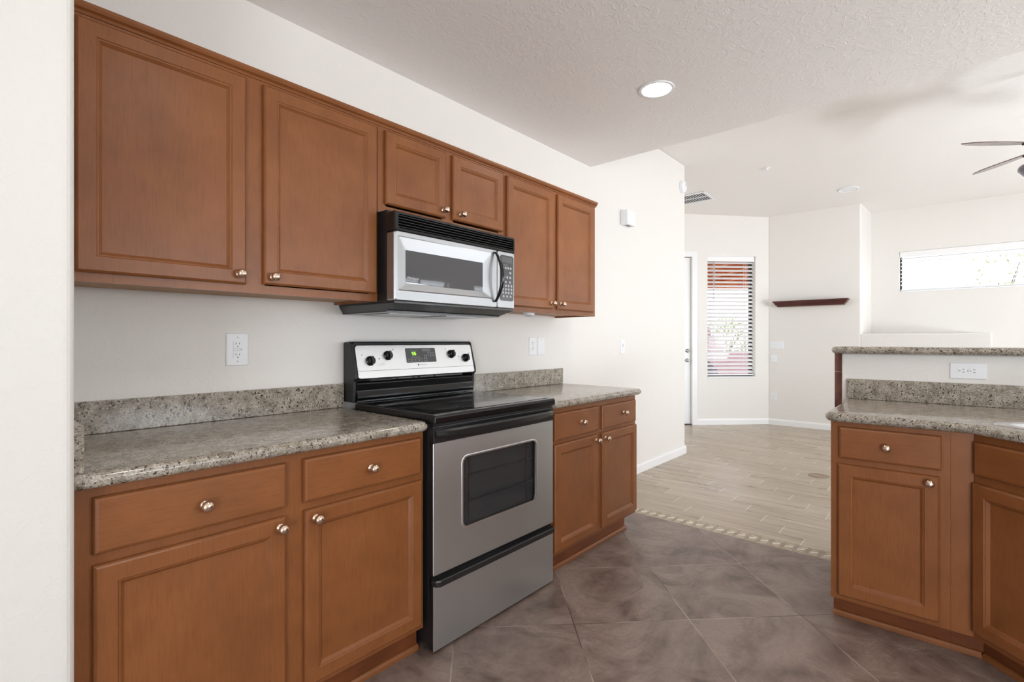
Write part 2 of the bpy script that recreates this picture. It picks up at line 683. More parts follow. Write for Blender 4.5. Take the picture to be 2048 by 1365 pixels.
def wall_with_hole(name, origin, rotz, length, height, thick, hole, m='wall', extra=()):
    """wall in local x (length) / z, inside face at local y=0, body behind at +y"""
    root = []
    x0, x1, z0, z1 = hole
    bm = bmesh.new()
    box(bm, 0, x0, 0, thick, 0, height)
    box(bm, x1, length, 0, thick, 0, height)
    box(bm, x0, x1, 0, thick, 0, z0) if z0 > 0.001 else None
    box(bm, x0, x1, 0, thick, z1, height)
    for (a, b, c, d) in extra:
        pass
    bmesh.ops.remove_doubles(bm, verts=bm.verts[:], dist=1e-5)
    o = finish(name, bm, m)
    o.location = origin
    o.rotation_euler = (0, 0, rotz)
    return struct(o)


def window(name, origin, rotz, x0, x1, z0, z1, thick, sill=True, mull=(), f=.035):
    """dark frame, glass and white sill; same local frame as wall_with_hole"""
    w = bpy.data.objects.new(name, None)
    COL.objects.link(w)
    w.location = origin
    w.rotation_euler = (0, 0, rotz)
    struct(w)
    bm = bmesh.new()
    yf0, yf1 = thick - .05, thick - .01
    box(bm, x0, x0 + f, yf0, yf1, z0, z1)
    box(bm, x1 - f, x1, yf0, yf1, z0, z1)
    box(bm, x0 + f, x1 - f, yf0, yf1, z1 - f, z1)
    box(bm, x0 + f, x1 - f, yf0, yf1, z0, z0 + f)
    for mx in mull:
        box(bm, mx - .02, mx + .02, yf0, yf1, z0 + f, z1 - f)
    finish('window_frame', bm, 'bronze_frame', w)
    boxo('window_glass', (x0 + f, x1 - f, yf0 + .015, yf0 + .019, z0 + f, z1 - f), 'pane', w)
    if sill:
        boxo('window_sill', (x0 - .0, x1 + .0, -0.012, thick - .051, z0, z0 + .018), 'trim', w, bev=.004)
    return w


def blind(label, origin, rotz, x0, x1, z0, z1, yc, pitch, tilt, depth=.05, wand=None, group=None, cords=True):
    t = thing('window_blind', label, 'blind', origin, rotz, group)
    bm = bmesh.new()
    box(bm, x0, x1, yc - .03, yc + .03, z1 - .05, z1)
    finish('headrail', bm, 'white_blind', t, bev=.003)
    bm = bmesh.new()
    box(bm, x0 - .002, x1 + .002, yc - .042, yc - .032, z1 - .075, z1 + .0)
    finish('valance', bm, 'white_blind', t, bev=.002)
    bm = bmesh.new()
    z = z1 - .09
    ct, st = math.cos(tilt), math.sin(tilt)
    while z > z0 + .05:
        h = depth / 2
        th = .0015
        prof = []
        for q in (-1, -.33, .33, 1):
            crown = .0015 * (1 - q * q)
            prof.append((yc + q * h * ct - crown * st, z + q * h * st + crown * ct + th))
        for q in (1, .33, -.33, -1):
            crown = .0015 * (1 - q * q)
            prof.append((yc + q * h * ct - crown * st, z + q * h * st + crown * ct - th))
        prism_x(bm, prof, x0 + .004, x1 - .004)
        z -= pitch
    finish('slats', bm, 'white_blind', t, smooth=True)
    boxo('bottom_rail', (x0 + .003, x1 - .003, yc - .025, yc + .025, z0 + .015, z0 + .035), 'white_blind', t, bev=.003)
    if cords:
        bm = bmesh.new()
        for fx in (.17, .83):
            cx = x0 + (x1 - x0) * fx
            box(bm, cx - .0012, cx + .0012, yc - .028, yc - .0255, z0 + .03, z1 - .05)
            box(bm, cx - .0012, cx + .0012, yc + .0255, yc + .028, z0 + .03, z1 - .05)
        finish('ladder_cords', bm, 'white_plastic', t)
    if wand:
        bm = bmesh.new()
        tube(bm, [(wand[0], yc - .045, z1 - .07), (wand[0], yc - .048, wand[1])], .004, 8)
        finish('tilt_wand', bm, 'nickel_grey', t, smooth=True)
    return t


# angled wall (45 deg) with entry door and tall window: local x runs from the far corner towards the door
ANG = R(135)
AO = (XF, 2.017, 0)


# seen from inside (camera side) the wall's local +x goes to the left, body must be outward (+x+y):
# use a mirrored convention: origin at the far left end, local x pointing back to the corner
LEN = 3.5
SO = (XF - LEN / math.sqrt(2), 2.017 + LEN / math.sqrt(2), 0)
SR = R(-45)


def sx(s):          # distance from the corner -> local x
    return LEN - s


THK = .15
bm = bmesh.new()
H = 3.16
xs = [0, sx(2.07), sx(1.158), sx(.925), sx(.197), LEN + .06]
box(bm, xs[0], xs[1], 0, THK, 0, H)
box(bm, xs[1], xs[2], 0, THK, 2.46, H)
box(bm, xs[2], xs[3], 0, THK, 0, H)
box(bm, xs[3], xs[4], 0, THK, 0, .688)
box(bm, xs[3], xs[4], 0, THK, 2.475, H)
box(bm, xs[4], xs[5], 0, THK, 0, H)
o = finish('wall_angled', bm, 'wall')
o.location = SO
o.rotation_euler = (0, 0, SR)
struct(o)
window('window_1', SO, SR, xs[3], xs[4], .688, 2.475, THK)
blind('white slatted blind on the tall narrow window beside the entry door', SO, SR,
      xs[3] + .004, xs[4] - .012, .706, 2.4745, .055, .0575, R(38), .05, wand=(xs[3] + .1, 1.83))

# entry door in the angled wall
d = bpy.data.objects.new('door_1', None)
COL.objects.link(d)
d.location = SO
d.rotation_euler = (0, 0, SR)
struct(d)
bm = bmesh.new()
for (pz0, pz1) in ((.25, 1.0), (1.12, 2.28)):
    for (px0, px1) in ((xs[1] + .12, (xs[1] + xs[2]) / 2 - .05), ((xs[1] + xs[2]) / 2 + .05, xs[2] - .12)):
        stack(bm, [ring(rr(px0, px1, pz0, pz1, .002, 1), .039), ring(rr(px0 + .012, px1 - .012, pz0 + .012, pz1 - .012, .002, 1), .034),
                   ring(rr(px0 + .03, px1 - .03, pz0 + .03, pz1 - .03, .002, 1), .034)])
box(bm, xs[1] + .006, xs[2] - .006, .04, .085, .012, 2.452)
finish('door_panel', bm, 'trim', d)
bm = bmesh.new()
cs = .075
box(bm, xs[2], xs[2] + cs, -.014, -.0005, 0, 2.46 + cs)
box(bm, xs[1] - cs, xs[1], -.014, -.0005, 0, 2.46 + cs)
box(bm, xs[1], xs[2], -.014, -.0005, 2.46, 2.46 + cs)
finish('door_casing', bm, 'trim', d, bev=.003)
hx = xs[2] - .055
bm = bmesh.new()
lathe(bm, [(.0, .0), (.028, .0), (.028, .008), (.016, .018), (.0, .02)], (hx, .039, 1.085), '-y', 18)
box(bm, hx - .004, hx + .004, .008, .02, 1.073, 1.097)
finish('deadbolt', bm, 'nickel_grey', d, smooth=True)
bm = bmesh.new()
lathe(bm, [(.0, .0), (.03, .0), (.028, .008), (.012, .012), (.011, .04), (0, .042)], (hx, .039, .945), '-y', 18)
tube(bm, [(hx, .0, .945), (hx - .03, -.004, .946), (hx - .07, -.002, .943), (hx - .11, .004, .938)], [.009, .009, .008, .006])
finish('door_handle', bm, 'nickel_grey', d, smooth=True)
bm = bmesh.new()
box(bm, xs[1] + .006, xs[2] - .006, .0, .10, 0.001, .011)
finish('threshold', bm, 'bronze_frame', d)
bm = bmesh.new()
box(bm, xs[1] + .3, xs[2] - .08, .022, .0385, 2.30, 2.315)
finish('door_chain_rail', bm, 'white_plastic', d)

# recessed wall with the wide clerestory window
W2O = (XN, 2.4, 0)
W2R = R(-90)   # local x -> -y ; body (+y local) -> +x
wall_with_hole('wall_niche', W2O, W2R, 5.8, 3.075, .15, (2.4 - .527, 2.4 + 1.6, 1.902, 2.468))
window('window_2', W2O, W2R, 2.4 - .527, 2.4 + 1.6, 1.902, 2.468, .15, sill=True, f=.022)
blind('white slatted blind filling the wide high window above the wall niche', W2O, W2R, 2.4 - .520, 2.4 + 1.59, 1.912, 2.466, .05, .0525, R(22), .05, wand=None)

# south wall: two windows, plus an unseen kitchen window added for light
bm = bmesh.new()
holes = [(1.3, 3.5, 1.0, 2.2), (4.75, 5.95, .6, 2.34), (6.55, 7.95, .6, 2.34)]
box(bm, XWW, 1.3, YS - .15, YS, 0, ZF)
box(bm, 3.5, 4.75, YS - .15, YS, 0, ZF)
box(bm, 5.95, 6.55, YS - .15, YS, 0, ZF)
box(bm, 7.95, 9.2, YS - .15, YS, 0, ZF)
for a, b, c, e in holes:
    box(bm, a, b, YS - .15, YS, 0, c)
    box(bm, a, b, YS - .15, YS, e, ZF)
struct(finish('wall_south', bm, 'wall'))
for i, (a, b, c, e) in enumerate(holes):
    # local frame: looking out to -y, local x -> -x
    window('window_%d' % (3 + i), (b, YS, 0), R(180), 0, b - a, c, e, .15, mull=((b - a) / 2,))
blind('white blind on the dining window of the south wall', (5.95, YS, 0), R(180), .01, 1.19, .62, 2.33, .05, .0575, R(20), .05)
blind('white blind on the family room window of the south wall', (7.95, YS, 0), R(180), .01, 1.39, .62, 2.33, .05, .0575, R(20), .05)
# west wall with an unseen opening, added to let in the west light
bm = bmesh.new()
box(bm, XWW - .15, XWW, YS - .15, -3.15, 0, ZK)
box(bm, XWW - .15, XWW, -1.15, YW + .12, 0, ZK)
box(bm, XWW - .15, XWW, -3.15, -1.15, 2.15, ZK)
struct(finish('wall_west', bm, 'wall'))
window('window_6', (XWW, -3.15, 0), R(90), 0, 2.0, 0.0, 2.15, .15, sill=False, mull=(1.0,))
# entry hall walls behind the kitchen wall
bm = bmesh.new()
box(bm, 4.5, 4.62, YW + .12, 2.8, 0, ZF)
box(bm, 4.5, 4.62, 4.2, 5.0, 0, ZF)
box(bm, 4.5, 4.62, 2.8, 4.2, 0, .7)
box(bm, 4.5, 4.62, 2.8, 4.2, 2.7, ZF)
struct(finish('wall_hall', bm, 'wall'))
bm = bmesh.new()
box(bm, 4.62, 5.8, 4.42, 4.54, 0, ZF)
struct(finish('wall_entry', bm, 'wall'))

# baseboards


def baseboard(name, x0, x1, origin=(0, 0, 0), rotz=0.0):
    bm = bmesh.new()
    prism_x(bm, [(0, 0), (0, .085), (-.006, .085), (-.009, .072), (-.012, .066), (-.013, 0)], x0, x1)
    o = finish(name, bm, 'trim')
    o.location = origin
    o.rotation_euler = (0, 0, rotz)
    return struct(o)


baseboard('baseboard_kitchen', 3.03, 5.375, (0, YW, 0))
baseboard('baseboard_angled', sx(1.083), LEN, SO, SR)
baseboard('baseboard_far', 0, 2.39, (XF, 2.017, 0), R(-90))
bm = bmesh.new()
box(bm, 5.362, 5.375, YW - .012, YW + .12, 0, .085)
struct(finish('baseboard_corner', bm, 'trim', bev=.002))

# ================================================================== CABINETS
FR = .045    # frame stile


def knob(parent, x, z, y=-.02):
    bm = bmesh.new()
    lathe(bm, [(0, 0), (.0120, 0), (.0125, .0015), (.0105, .004), (.0062, .006), (.0055, .011), (.0080, .0145), (.0135, .0175),
               (.0158, .0215), (.0160, .0255), (.0145, .0300), (.0110, .0335), (.0060, .0355), (0, .0360)], (0, 0, 0), '-y', 24)
    o = finish('knob', bm, 'nickel', parent, smooth=True)
    o.location = (x, y, z)
    return o


def shaker(parent, name, x0, x1, z0, z1, m='wood_v', rail=.052, knobxz=None, yb=0.0, label=None):
    """recessed-panel door; back at y=yb, face at yb-.02"""
    bm = bmesh.new()

    def rc(i, d):
        return [(x0 + i, yb - d, z0 + i), (x1 - i, yb - d, z0 + i), (x1 - i, yb - d, z1 - i), (x0 + i, yb - d, z1 - i)]
    rings = [rc(0, .0005), rc(0, .012), rc(.003, .016), (rc(.007, .0195)), rc(rail - .006, .0195), rc(rail - .003, .0165), rc(rail, .0160), rc(rail + .009, .0075)]
    stack(bm, rings)
    o = finish(name, bm, m, parent)
    if knobxz:
        knob(o, knobxz[0], knobxz[1], yb - .0195)
    if label:
        o['label'] = label
    return o


def slab_front(parent, name, x0, x1, z0, z1, knobxz=None, yb=0.0):
    bm = bmesh.new()

    def rc(i, d):
        return [(x0 + i, yb - d, z0 + i), (x1 - i, yb - d, z0 + i), (x1 - i, yb - d, z1 - i), (x0 + i, yb - d, z1 - i)]
    stack(bm, [rc(0, .0005), rc(0, .011), rc(.003, .0165), rc(.009, .0195)])
    o = finish(name, bm, 'wood_h', parent)
    if knobxz:
        knob(o, knobxz[0], knobxz[1], yb - .0195)
    return o


def carcass(parent, x0, x1, depth, z0, z1, rails, stiles, m='wood_v', bottom_lip=.012, open_top=False):
    """box with a face frame; face at y=0, body behind (+y)"""
    bm = bmesh.new()
    t = .018
    box(bm, x0, x0 + t, .018, depth, z0, z1)
    box(bm, x1 - t, x1, .018, depth, z0, z1)
    if not open_top:
        box(bm, x0 + t, x1 - t, .018, depth, z1 - t, z1)
    box(bm, x0 + t, x1 - t, depth - .008, depth, z0 + bottom_lip, z1 - t)
    # face frame
    for a, b in stiles:
        box(bm, a, b, 0, .0175, z0, z1)
    ss = sorted(stiles)
    for (ra, rb) in rails:
        for i in range(len(ss) - 1):
            box(bm, ss[i][1], ss[i + 1][0], 0, .0175, ra, rb)
    o = finish('cabinet_frame', bm, m, parent)
    boxo('cabinet_floor', (x0 + t, x1 - t, .018, depth - .009, z0 + bottom_lip, z0 + bottom_lip + t), 'raw_wood', parent)
    return o


# --- wall cabinets (face frame plane y = 1.85) -------------------------------
YU = 1.85
DU = YW - YU - .003


def wall_cab(label, x0, x1, z0, z1, doors, mid, group='maple wall cabinets above the back counter'):
    t = thing('wall_cabinet', label, 'cabinet', (x0, YU, z0), 0, group)
    w, h = x1 - x0, z1 - z0
    carcass(t, 0, w, DU, 0, h, [(0, .03), (h - .03, h)], [(0, .04), (mid[0] - x0, mid[1] - x0), (w - .04, w)])
    for (a, b, c, e, kx, kz) in doors:
        shaker(t, 'door', a - x0, b - x0, c - z0, e - z0, knobxz=(kx - x0, kz - z0))
    return t


wall_cab('large maple wall cabinet with two doors at the left end of the row', 0.203, 1.235, 1.397, 2.156,
         [(.246, .698, 1.424, 2.143, .674, 1.458), (.757, 1.224, 1.430, 2.143, .787, 1.458)], (.69, .765))
wall_cab('short maple wall cabinet with two small doors directly above the microwave', 1.237, 2.039, 1.785, 2.156,
         [(1.268, 1.611, 1.822, 2.143, 1.592, 1.857), (1.656, 2.022, 1.824, 2.143, 1.706, 1.857)], (1.60, 1.67))
wall_cab('tall maple wall cabinet with two narrow doors at the right end of the row', 2.041, 2.985, 1.397, 2.156,
         [(2.057, 2.482, 1.424, 2.143, 2.462, 1.458), (2.529, 2.950, 1.424, 2.143, 2.560, 1.458)], (2.47, 2.54))
bm = bmesh.new()
prism_x(bm, [(YW - .003, 2.1565), (YU - .003, 2.1565), (YU - .006, 2.162), (YU - .004, 2.166), (YU - .012, 2.170), (YU - .017, 2.178), (YU - .017, 2.187), (YW - .003, 2.187)], .203, 2.998)
tag(finish('crown_molding', bm, 'wood_h'), 'thin stepped maple molding capping the whole wall cabinet row', 'molding')

# under-cabinet puck light
t = thing('puck_light', 'small white puck light under the right wall cabinet', 'light', (2.36, 1.93, 1.397))
bm = bmesh.new()
lathe(bm, [(0, .0115), (.036, .0115), (.036, -.008), (.030, -.015), (0, -.015)], n=24)
finish('housing', bm, 'white_plastic', t, smooth=True)
bm = bmesh.new()
lathe(bm, [(0, -.0155), (.024, -.0155), (.021, -.018), (0, -.0185)], n=24)
finish('lens', bm, 'button', t, smooth=True)

# --- base cabinets (face frame plane y = 1.56) -------------------------------
YB = 1.56


def toe_kick(parent, x0, x1, y=.07, h=.10, shoe=True):
    bm = bmesh.new()
    box(bm, x0, x1, y, y + .012, 0.001, h + .01)
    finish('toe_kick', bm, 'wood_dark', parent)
    if shoe:
        bm = bmesh.new()
        prism_x(bm, [(y - .0005, .001), (y - .0005, .024), (y - .008, .022), (y - .014, .013), (y - .015, .001)], x0, x1)
        finish('shoe_molding', bm, 'wood_h', parent)


def base_cab(label, x0, x1, depth, loc, rot, fronts, rails, stiles, toe=(None, None), group='maple base cabinets', open_top=False):
    t = thing('base_cabinet', label, 'cabinet', loc, rot, group)
    carcass(t, x0, x1, depth, .10, .874, rails, stiles, open_top=open_top)
    for f in fronts:
        if f[0] == 'door':
            shaker(t, 'door', *f[1:5], knobxz=f[5])
        else:
            slab_front(t, 'drawer', *f[1:5], knobxz=f[5])
    a = x0 if toe[0] is None else toe[0]
    b = x1 if toe[1] is None else toe[1]
    toe_kick(t, a, b, y=.042 if rot == 0 else .07)
    return t


RL = [(.10, .145), (.675, .725), (.845, .874)]
base_cab('maple base cabinet with two drawers over two doors left of the range', .203, 1.250, YW - YB - .003, (0, YB, 0), 0,
         [('drawer', .241, .704, .712, .850, (.478, .777)), ('drawer', .761, 1.229, .712, .852, (1.003, .779)),
          ('door', .241, .704, .120, .685, (.684, .656)), ('door', .764, 1.234, .120, .686, (.798, .656))], RL,
         [(.203, .25), (.695, .772), (1.222, 1.250)])
base_cab('maple base cabinet with two drawers over two doors right of the range', 2.075, 3.012, YW - YB - .003, (0, YB, 0), 0,
         [('drawer', 2.106, 2.530, .706, .848, (2.348, .777)), ('drawer', 2.580, 2.994, .706, .845, (2.824, .779)),
          ('door', 2.106, 2.520, .120, .683, (2.502, .652)), ('door', 2.580, 3.004, .120, .684, (2.604, .650))], RL,
         [(2.075, 2.115), (2.512, 2.590), (2.985, 3.012)], toe=(2.075, 2.945))

# peninsula cabinet: faces -x. local x -> -y
PX = 2.59
base_cab('narrow maple base cabinet with one drawer over one door at the peninsula end', 0, .398, 3.278 - PX - .003, (PX, .395, 0), R(-90),
         [('drawer', .031, .371, .720, .855, (.2, .787)), ('door', .027, .366, .122, .694, (.336, .668))], RL,
         [(0, .04), (.355, .398)])
t = thing('filler_panel', 'plain maple filler strip between peninsula cabinet and angled sink cabinet', 'panel', (PX, -.0035, 0), R(-90))
boxo('strip', (0, .0655, .0, .018, .10, .874), 'wood_v', t)
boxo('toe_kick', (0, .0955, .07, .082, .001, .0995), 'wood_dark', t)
bm = bmesh.new()
prism_x(bm, [(.0695, .001), (.0695, .024), (.062, .022), (.056, .013), (.055, .001)], 0, .0895)
finish('shoe_molding', bm, 'wood_h', t)

# corner sink cabinet on the 45: local x along (-1,-1)/sqrt2
s2 = math.sqrt(2)
t = thing('sink_cabinet', 'angled maple sink cabinet cut off by the right edge of the photo', 'cabinet', (PX, -.07, 0), R(-135), 'maple base cabinets')
WS = .976
bm = bmesh.new()
for a, b in ((.0005, .012), (.47, .505), (.964, WS)):
    box(bm, a, b, 0, .018, .10, .874)
for ra, rb in RL:
    box(bm, .012, .47, 0, .018, ra, rb)
    box(bm, .505, .964, 0, .018, ra, rb)
finish('cabinet_frame', bm, 'wood_v', t)
bm = bmesh.new()
# side and back walls of the pentagon in local coordinates


def loc45(x, y):
    dx, dy = x - PX, y + .07
    return ((-dx - dy) / s2, (dx - dy) / s2)


pent = [loc45(*p) for p in ((PX - .69, -.76), (1.9, -1.375), (3.275, -1.375), (3.275, -.075), (PX + .02, -.075))]
for i in range(4):
    a = Vector(pent[i]); b = Vector(pent[i + 1])
    dv = (b - a).normalized(); nv = Vector((-dv.y, dv.x)) * .012
    prism_z(bm, [tuple(a), tuple(b), tuple(b + nv), tuple(a + nv)], .10, .874)
finish('cabinet_sides', bm, 'wood_v', t)
shaker(t, 'door', .006, .462, .122, .690)
shaker(t, 'door', .500, .960, .122, .690)
slab_front(t, 'false_drawer', .012, .462, .722, .847)
slab_front(t, 'false_drawer', .500, .960, .722, .847)
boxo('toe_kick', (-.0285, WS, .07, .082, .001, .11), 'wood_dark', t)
bm = bmesh.new()
prism_x(bm, [(.0695, .001), (.0695, .024), (.062, .022), (.056, .013), (.055, .001)], -.0225, WS)
finish('shoe_molding', bm, 'wood_h', t)


# ================================================================== WORKTOPS
def inset(poly, ds):
    n = len(poly)
    out = []
    # orientation
    A = sum(poly[i][0] * poly[(i + 1) % n][1] - poly[(i + 1) % n][0] * poly[i][1] for i in range(n))
    sg = 1 if A > 0 else -1
    L = []
    for i in range(n):
        p = Vector(poly[i]); q = Vector(poly[(i + 1) % n])
        dv = (q - p).normalized()
        nv = Vector((-dv.y, dv.x)) * sg
        L.append((p + nv * ds[i], dv))
    for i in range(n):
        p1, d1 = L[i - 1]
        p2, d2 = L[i]
        den = d1.x * d2.y - d1.y * d2.x
        if abs(den) < 1e-6:
            out.append(tuple(p2))
        else:
            tt = ((p2.x - p1.x) * d2.y - (p2.y - p1.y) * d2.x) / den
            out.append(tuple(p1 + d1 * tt))
    return out


def bullnose_slab(name, poly, flags, z0, z1, parent, m='granite'):
    bm = bmesh.new()
    r = (z1 - z0) / 2
    zc = (z0 + z1) / 2
    rings = []
    for i in range(11):
        a = -PI / 2 + PI * i / 10
        rings.append([(x, y, zc + r * math.sin(a)) for x, y in inset(poly, [f * r * (1 - math.cos(a)) for f in flags])])
    stack(bm, rings)
    return finish(name, bm, m, parent, smooth=True)


t = thing('countertop', 'long speckled granite countertop left of the range', 'countertop', (0, 0, 0), 0, 'granite countertops')
bullnose_slab('slab', [(.203, 1.52), (1.225, 1.52), (1.245, 1.526), (1.256, 1.545), (1.257, 2.177), (.203, 2.177)], [1, 1, 1, 1, 0, 0], .876, .915, t)
boxo('backsplash', (.224, 1.2575, 2.157, 2.178, .9155, 1.026), 'granite', t, bev=.002)
boxo('side_splash', (.203, .223, 1.535, 2.178, .9155, 1.028), 'granite', t, bev=.002)
t = thing('countertop', 'short speckled granite countertop right of the range', 'countertop', (0, 0, 0), 0, 'granite countertops')
bullnose_slab('slab', [(2.05, 1.52), (3.01, 1.52), (3.034, 1.527), (3.044, 1.55), (3.048, 2.177), (2.05, 2.177)], [1, 1, 1, 1, 0, 0], .876, .915, t)
boxo('backsplash', (2.056, 3.04, 2.157, 2.178, .9155, 1.026), 'granite', t, bev=.002)

# peninsula worktop
XP = 3.281
t = thing('countertop', 'granite peninsula countertop with angled front around the sink', 'countertop', (0, 0, 0), 0, 'granite countertops')
poly = [(XP - .003, .418), (2.60, .418), (2.575, .410), (2.560, .395), (2.554, .37), (2.554, -.055), (1.865, -.744), (1.865, -1.377), (XP - .003, -1.377)]
slab = bullnose_slab('slab', poly, [1, 1, 1, 1, 1, 1, 1, 0, 0], .876, .915, t)
# sink cut-out
SKR = R(-135)
sk_org = Vector((2.600, -.109))      # front-left rim corner
ux = Vector((-1, -1)) / s2           # along the front
uy = Vector((1, -1)) / s2            # away from the front


def skp(a, b):
    p = sk_org + ux * a + uy * b
    return (p.x, p.y)


cb = bmesh.new()
prism_z(cb, [skp(.02, .02), skp(.78, .02), skp(.78, .48), skp(.02, .48)], .80, 1.0)
cutter = finish('cutter', cb, 'granite')
md = slab.modifiers.new('cut', 'BOOLEAN')
md.object = cutter
md.operation = 'DIFFERENCE'
md.solver = 'EXACT'
bpy.context.view_layer.update()
dg = bpy.context.evaluated_depsgraph_get()
nm = bpy.data.meshes.new_from_object(slab.evaluated_get(dg))
slab.modifiers.clear()
slab.data = nm
bpy.data.objects.remove(cutter, do_unlink=True)
boxo('backsplash', (XP - .022, XP - .002, -1.377, .423, .9155, 1.022), 'granite', t, bev=.002)

# sink
t = thing('kitchen_sink', 'stainless steel double sink set in the peninsula granite', 'sink', (*sk_org, .9155), SKR)


def rq(a0, a1, b0, b1, r, z, n=5):
    return [(p[0], p[1], z) for p in rr(a0, a1, b0, b1, r, n)]


bm = bmesh.new()
stack(bm, [rq(0, .80, 0, .50, .03, 0.0), rq(0.001, .799, 0.001, .499, .03, .004), rq(.008, .792, .008, .492, .026, .006), rq(.03, .77, .03, .47, .04, .004),
           rq(.034, .766, .034, .466, .04, -.004), rq(.032, .768, .032, .468, .05, 0.0)], cap0=False, cap1=False)
finish('rim', bm, 'steel_bright', t, smooth=True)
for a0, a1 in ((.035, .39), (.41, .765)):
    bm = bmesh.new()
    stack(bm, [rq(a0, a1, .035, .465, .04, .003), rq(a0 + .006, a1 - .006, .041, .459, .04, -.01), rq(a0 + .015, a1 - .015, .05, .45, .05, -.16), rq(a0 + .04, a1 - .04, .075, .425, .05, -.18)], cap0=False)
    finish('bowl', bm, 'steel_bright', t, smooth=True)
bm = bmesh.new()
box(bm, .388, .412, .04, .46, -.02, .003)
finish('divider', bm, 'steel_bright', t, bev=.003)

# raised bar: pony wall, brown tile facing, granite bar top
bm = bmesh.new()
prism_z(bm, [(XP, .449), (XP, -1.38), (1.9, -1.38), (1.9, -1.50), (3.40, -1.50), (3.40, .449)], 0, 1.16)
pony = struct(finish('wall_bar', bm, 'wall', bev=.008, seg=3))
bm = bmesh.new()
box(bm, 3.401, 3.45, -1.50, .500, .001, 1.16)
facing = finish('tile_facing', bm, 'facing_tile', pony)
bm = bmesh.new()
for z in (.155, .455, .755, 1.052):
    box(bm, 3.3995, 3.4515, -1.5005, .5015, z - .0015, z + .0015)
finish('grout_lines', bm, 'grout_line', pony)
t = thing('bar_top', 'raised granite bar top on the white half wall of the peninsula', 'countertop', (0, 0, 0), 0)
bpoly = [(3.72, .490), (3.235, .490), (3.212, .482), (3.203, .46), (3.203, -1.30), (1.9, -1.30), (1.9, -1.62), (3.72, -1.62)]
bullnose_slab('slab', bpoly, [1, 1, 1, 1, 1, 1, 1, 1], 1.1605, 1.197, t)


# ================================================================== RANGE
t = thing('range', 'freestanding stainless steel electric range with black glass cooktop', 'stove', (0, 0, 0), 0)
RX0, RX1, RY = 1.261, 2.045, 1.512
boxo('body', (RX0 + .002, RX1 - .002, RY + .03, 2.165, .035, .902), 'black_matte', t, bev=.003)
for (fx, fy) in ((RX0 + .05, RY + .07), (RX1 - .05, RY + .07), (RX0 + .05, 2.1), (RX1 - .05, 2.1)):
    bm = bmesh.new()
    lathe(bm, [(0, .0005), (.018, .0005), (.018, .010), (.007, .013), (.007, .036), (0, .036)], (fx, fy, 0), n=16)
    finish('foot', bm, 'black_matte', t, smooth=True)
# storage drawer
dr = boxo('drawer', (RX0 + .002, RX1 - .002, RY, RY + .004, .014, .268), 'steel', t, bev=.001)
boxo('drawer_box', (RX0 + .003, RX1 - .003, RY + .0042, RY + .029, .016, .266), 'black_matte', dr)
bm = bmesh.new()
pts = [(RX0 - .0, RY + .012), (RX0 + .004, RY - .010), (RX0 + .022, RY - .022), (RX1 - .022, RY - .022), (RX1 - .004, RY - .010), (RX1 + .0, RY + .012)]
prism_z(bm, pts + [(RX1 - .01, RY + .028), (RX0 + .01, RY + .028)], .266, .292)
finish('drawer_handle', bm, 'black_handle', t, smooth=False, bev=.006, seg=3)
boxo('gap_strip', (RX0 + .006, RX1 - .006, RY + .012, RY + .029, .292, .309), 'black', t)
# oven door
od = thing('oven_door', '', '', (0, 0, 0))
del od['label']; del od['category']
od.parent = t
outer = rr(RX0 + .001, RX1 - .003, .309, .827, .004, 6)
win = rr(1.412, 1.913, .449, .755, .032, 6)
win2 = rr(1.415, 1.910, .452, .752, .030, 6)
win3 = rr(1.421, 1.904, .458, .746, .026, 6)
bm = bmesh.new()
stack(bm, [ring(outer, RY + .0035), ring(outer, RY + .001), ring(rr(RX0 + .002, RX1 - .004, .310, .826, .004, 6), RY), ring(win, RY), ring(win, RY + .0035)], closed=True)
finish('door_skin', bm, 'steel', od)
bm = bmesh.new()
stack(bm, [ring(outer, RY + .028), ring(outer, RY + .0036), ring(win, RY + .0036), ring(win, RY + .028)], closed=True)
finish('door_core', bm, 'black_matte', od)
bm = bmesh.new()
stack(bm, [ring(win, RY - .001), ring(win2, RY - .0022), ring(win3, RY - .0008), ring(win3, RY + .006), ring(win, RY + .006)], closed=True)
finish('window_trim', bm, 'steel_bright', od, smooth=True)
bm = bmesh.new()
stack(bm, [ring(win3, RY + .004), ring(win3, RY + .007)])
wg = NT('oven_window_glass')
tr = wg.new('ShaderNodeBsdfTransparent'); tr.inputs[0].default_value = (.8, .8, .8, 1)
gl = wg.new('ShaderNodeBsdfGlossy'); gl.inputs['Roughness'].default_value = .04
fr = wg.new('ShaderNodeFresnel'); fr.inputs['IOR'].default_value = 1.5
mx = wg.new('ShaderNodeMixShader')
wg.link(wg.math('MULTIPLY', fr.outputs[0], wg.math('SUBTRACT', 1.0, wg.new('ShaderNodeNewGeometry').outputs['Backfacing'])), mx.inputs[0]); wg.link(tr.outputs[0], mx.inputs[1]); wg.link(gl.outputs[0], mx.inputs[2])
wg.link(mx.outputs[0], wg.n['Material Output'].inputs['Surface'])
finish('window_glass', bm, wg.m, od)
# inner liner + racks seen through the glass
bm = bmesh.new()
stack(bm, [ring(rr(1.40, 1.925, .44, .765, .03, 6), RY + .0285), ring(rr(1.42, 1.90, .46, .745, .03, 6), RY + .0286)])
finish('door_liner', bm, plain('oven_grey', (.085, .088, .09, 1), .5), od)
bm = bmesh.new()
for zz in (.55, .66):
    box(bm, 1.425, 1.90, RY + .018, RY + .021, zz, zz + .003)
for xx in (1.47, 1.855):
    box(bm, xx, xx + .003, RY + .018, RY + .021, .47, .735)
finish('inner_rack', bm, 'nickel_grey', od)
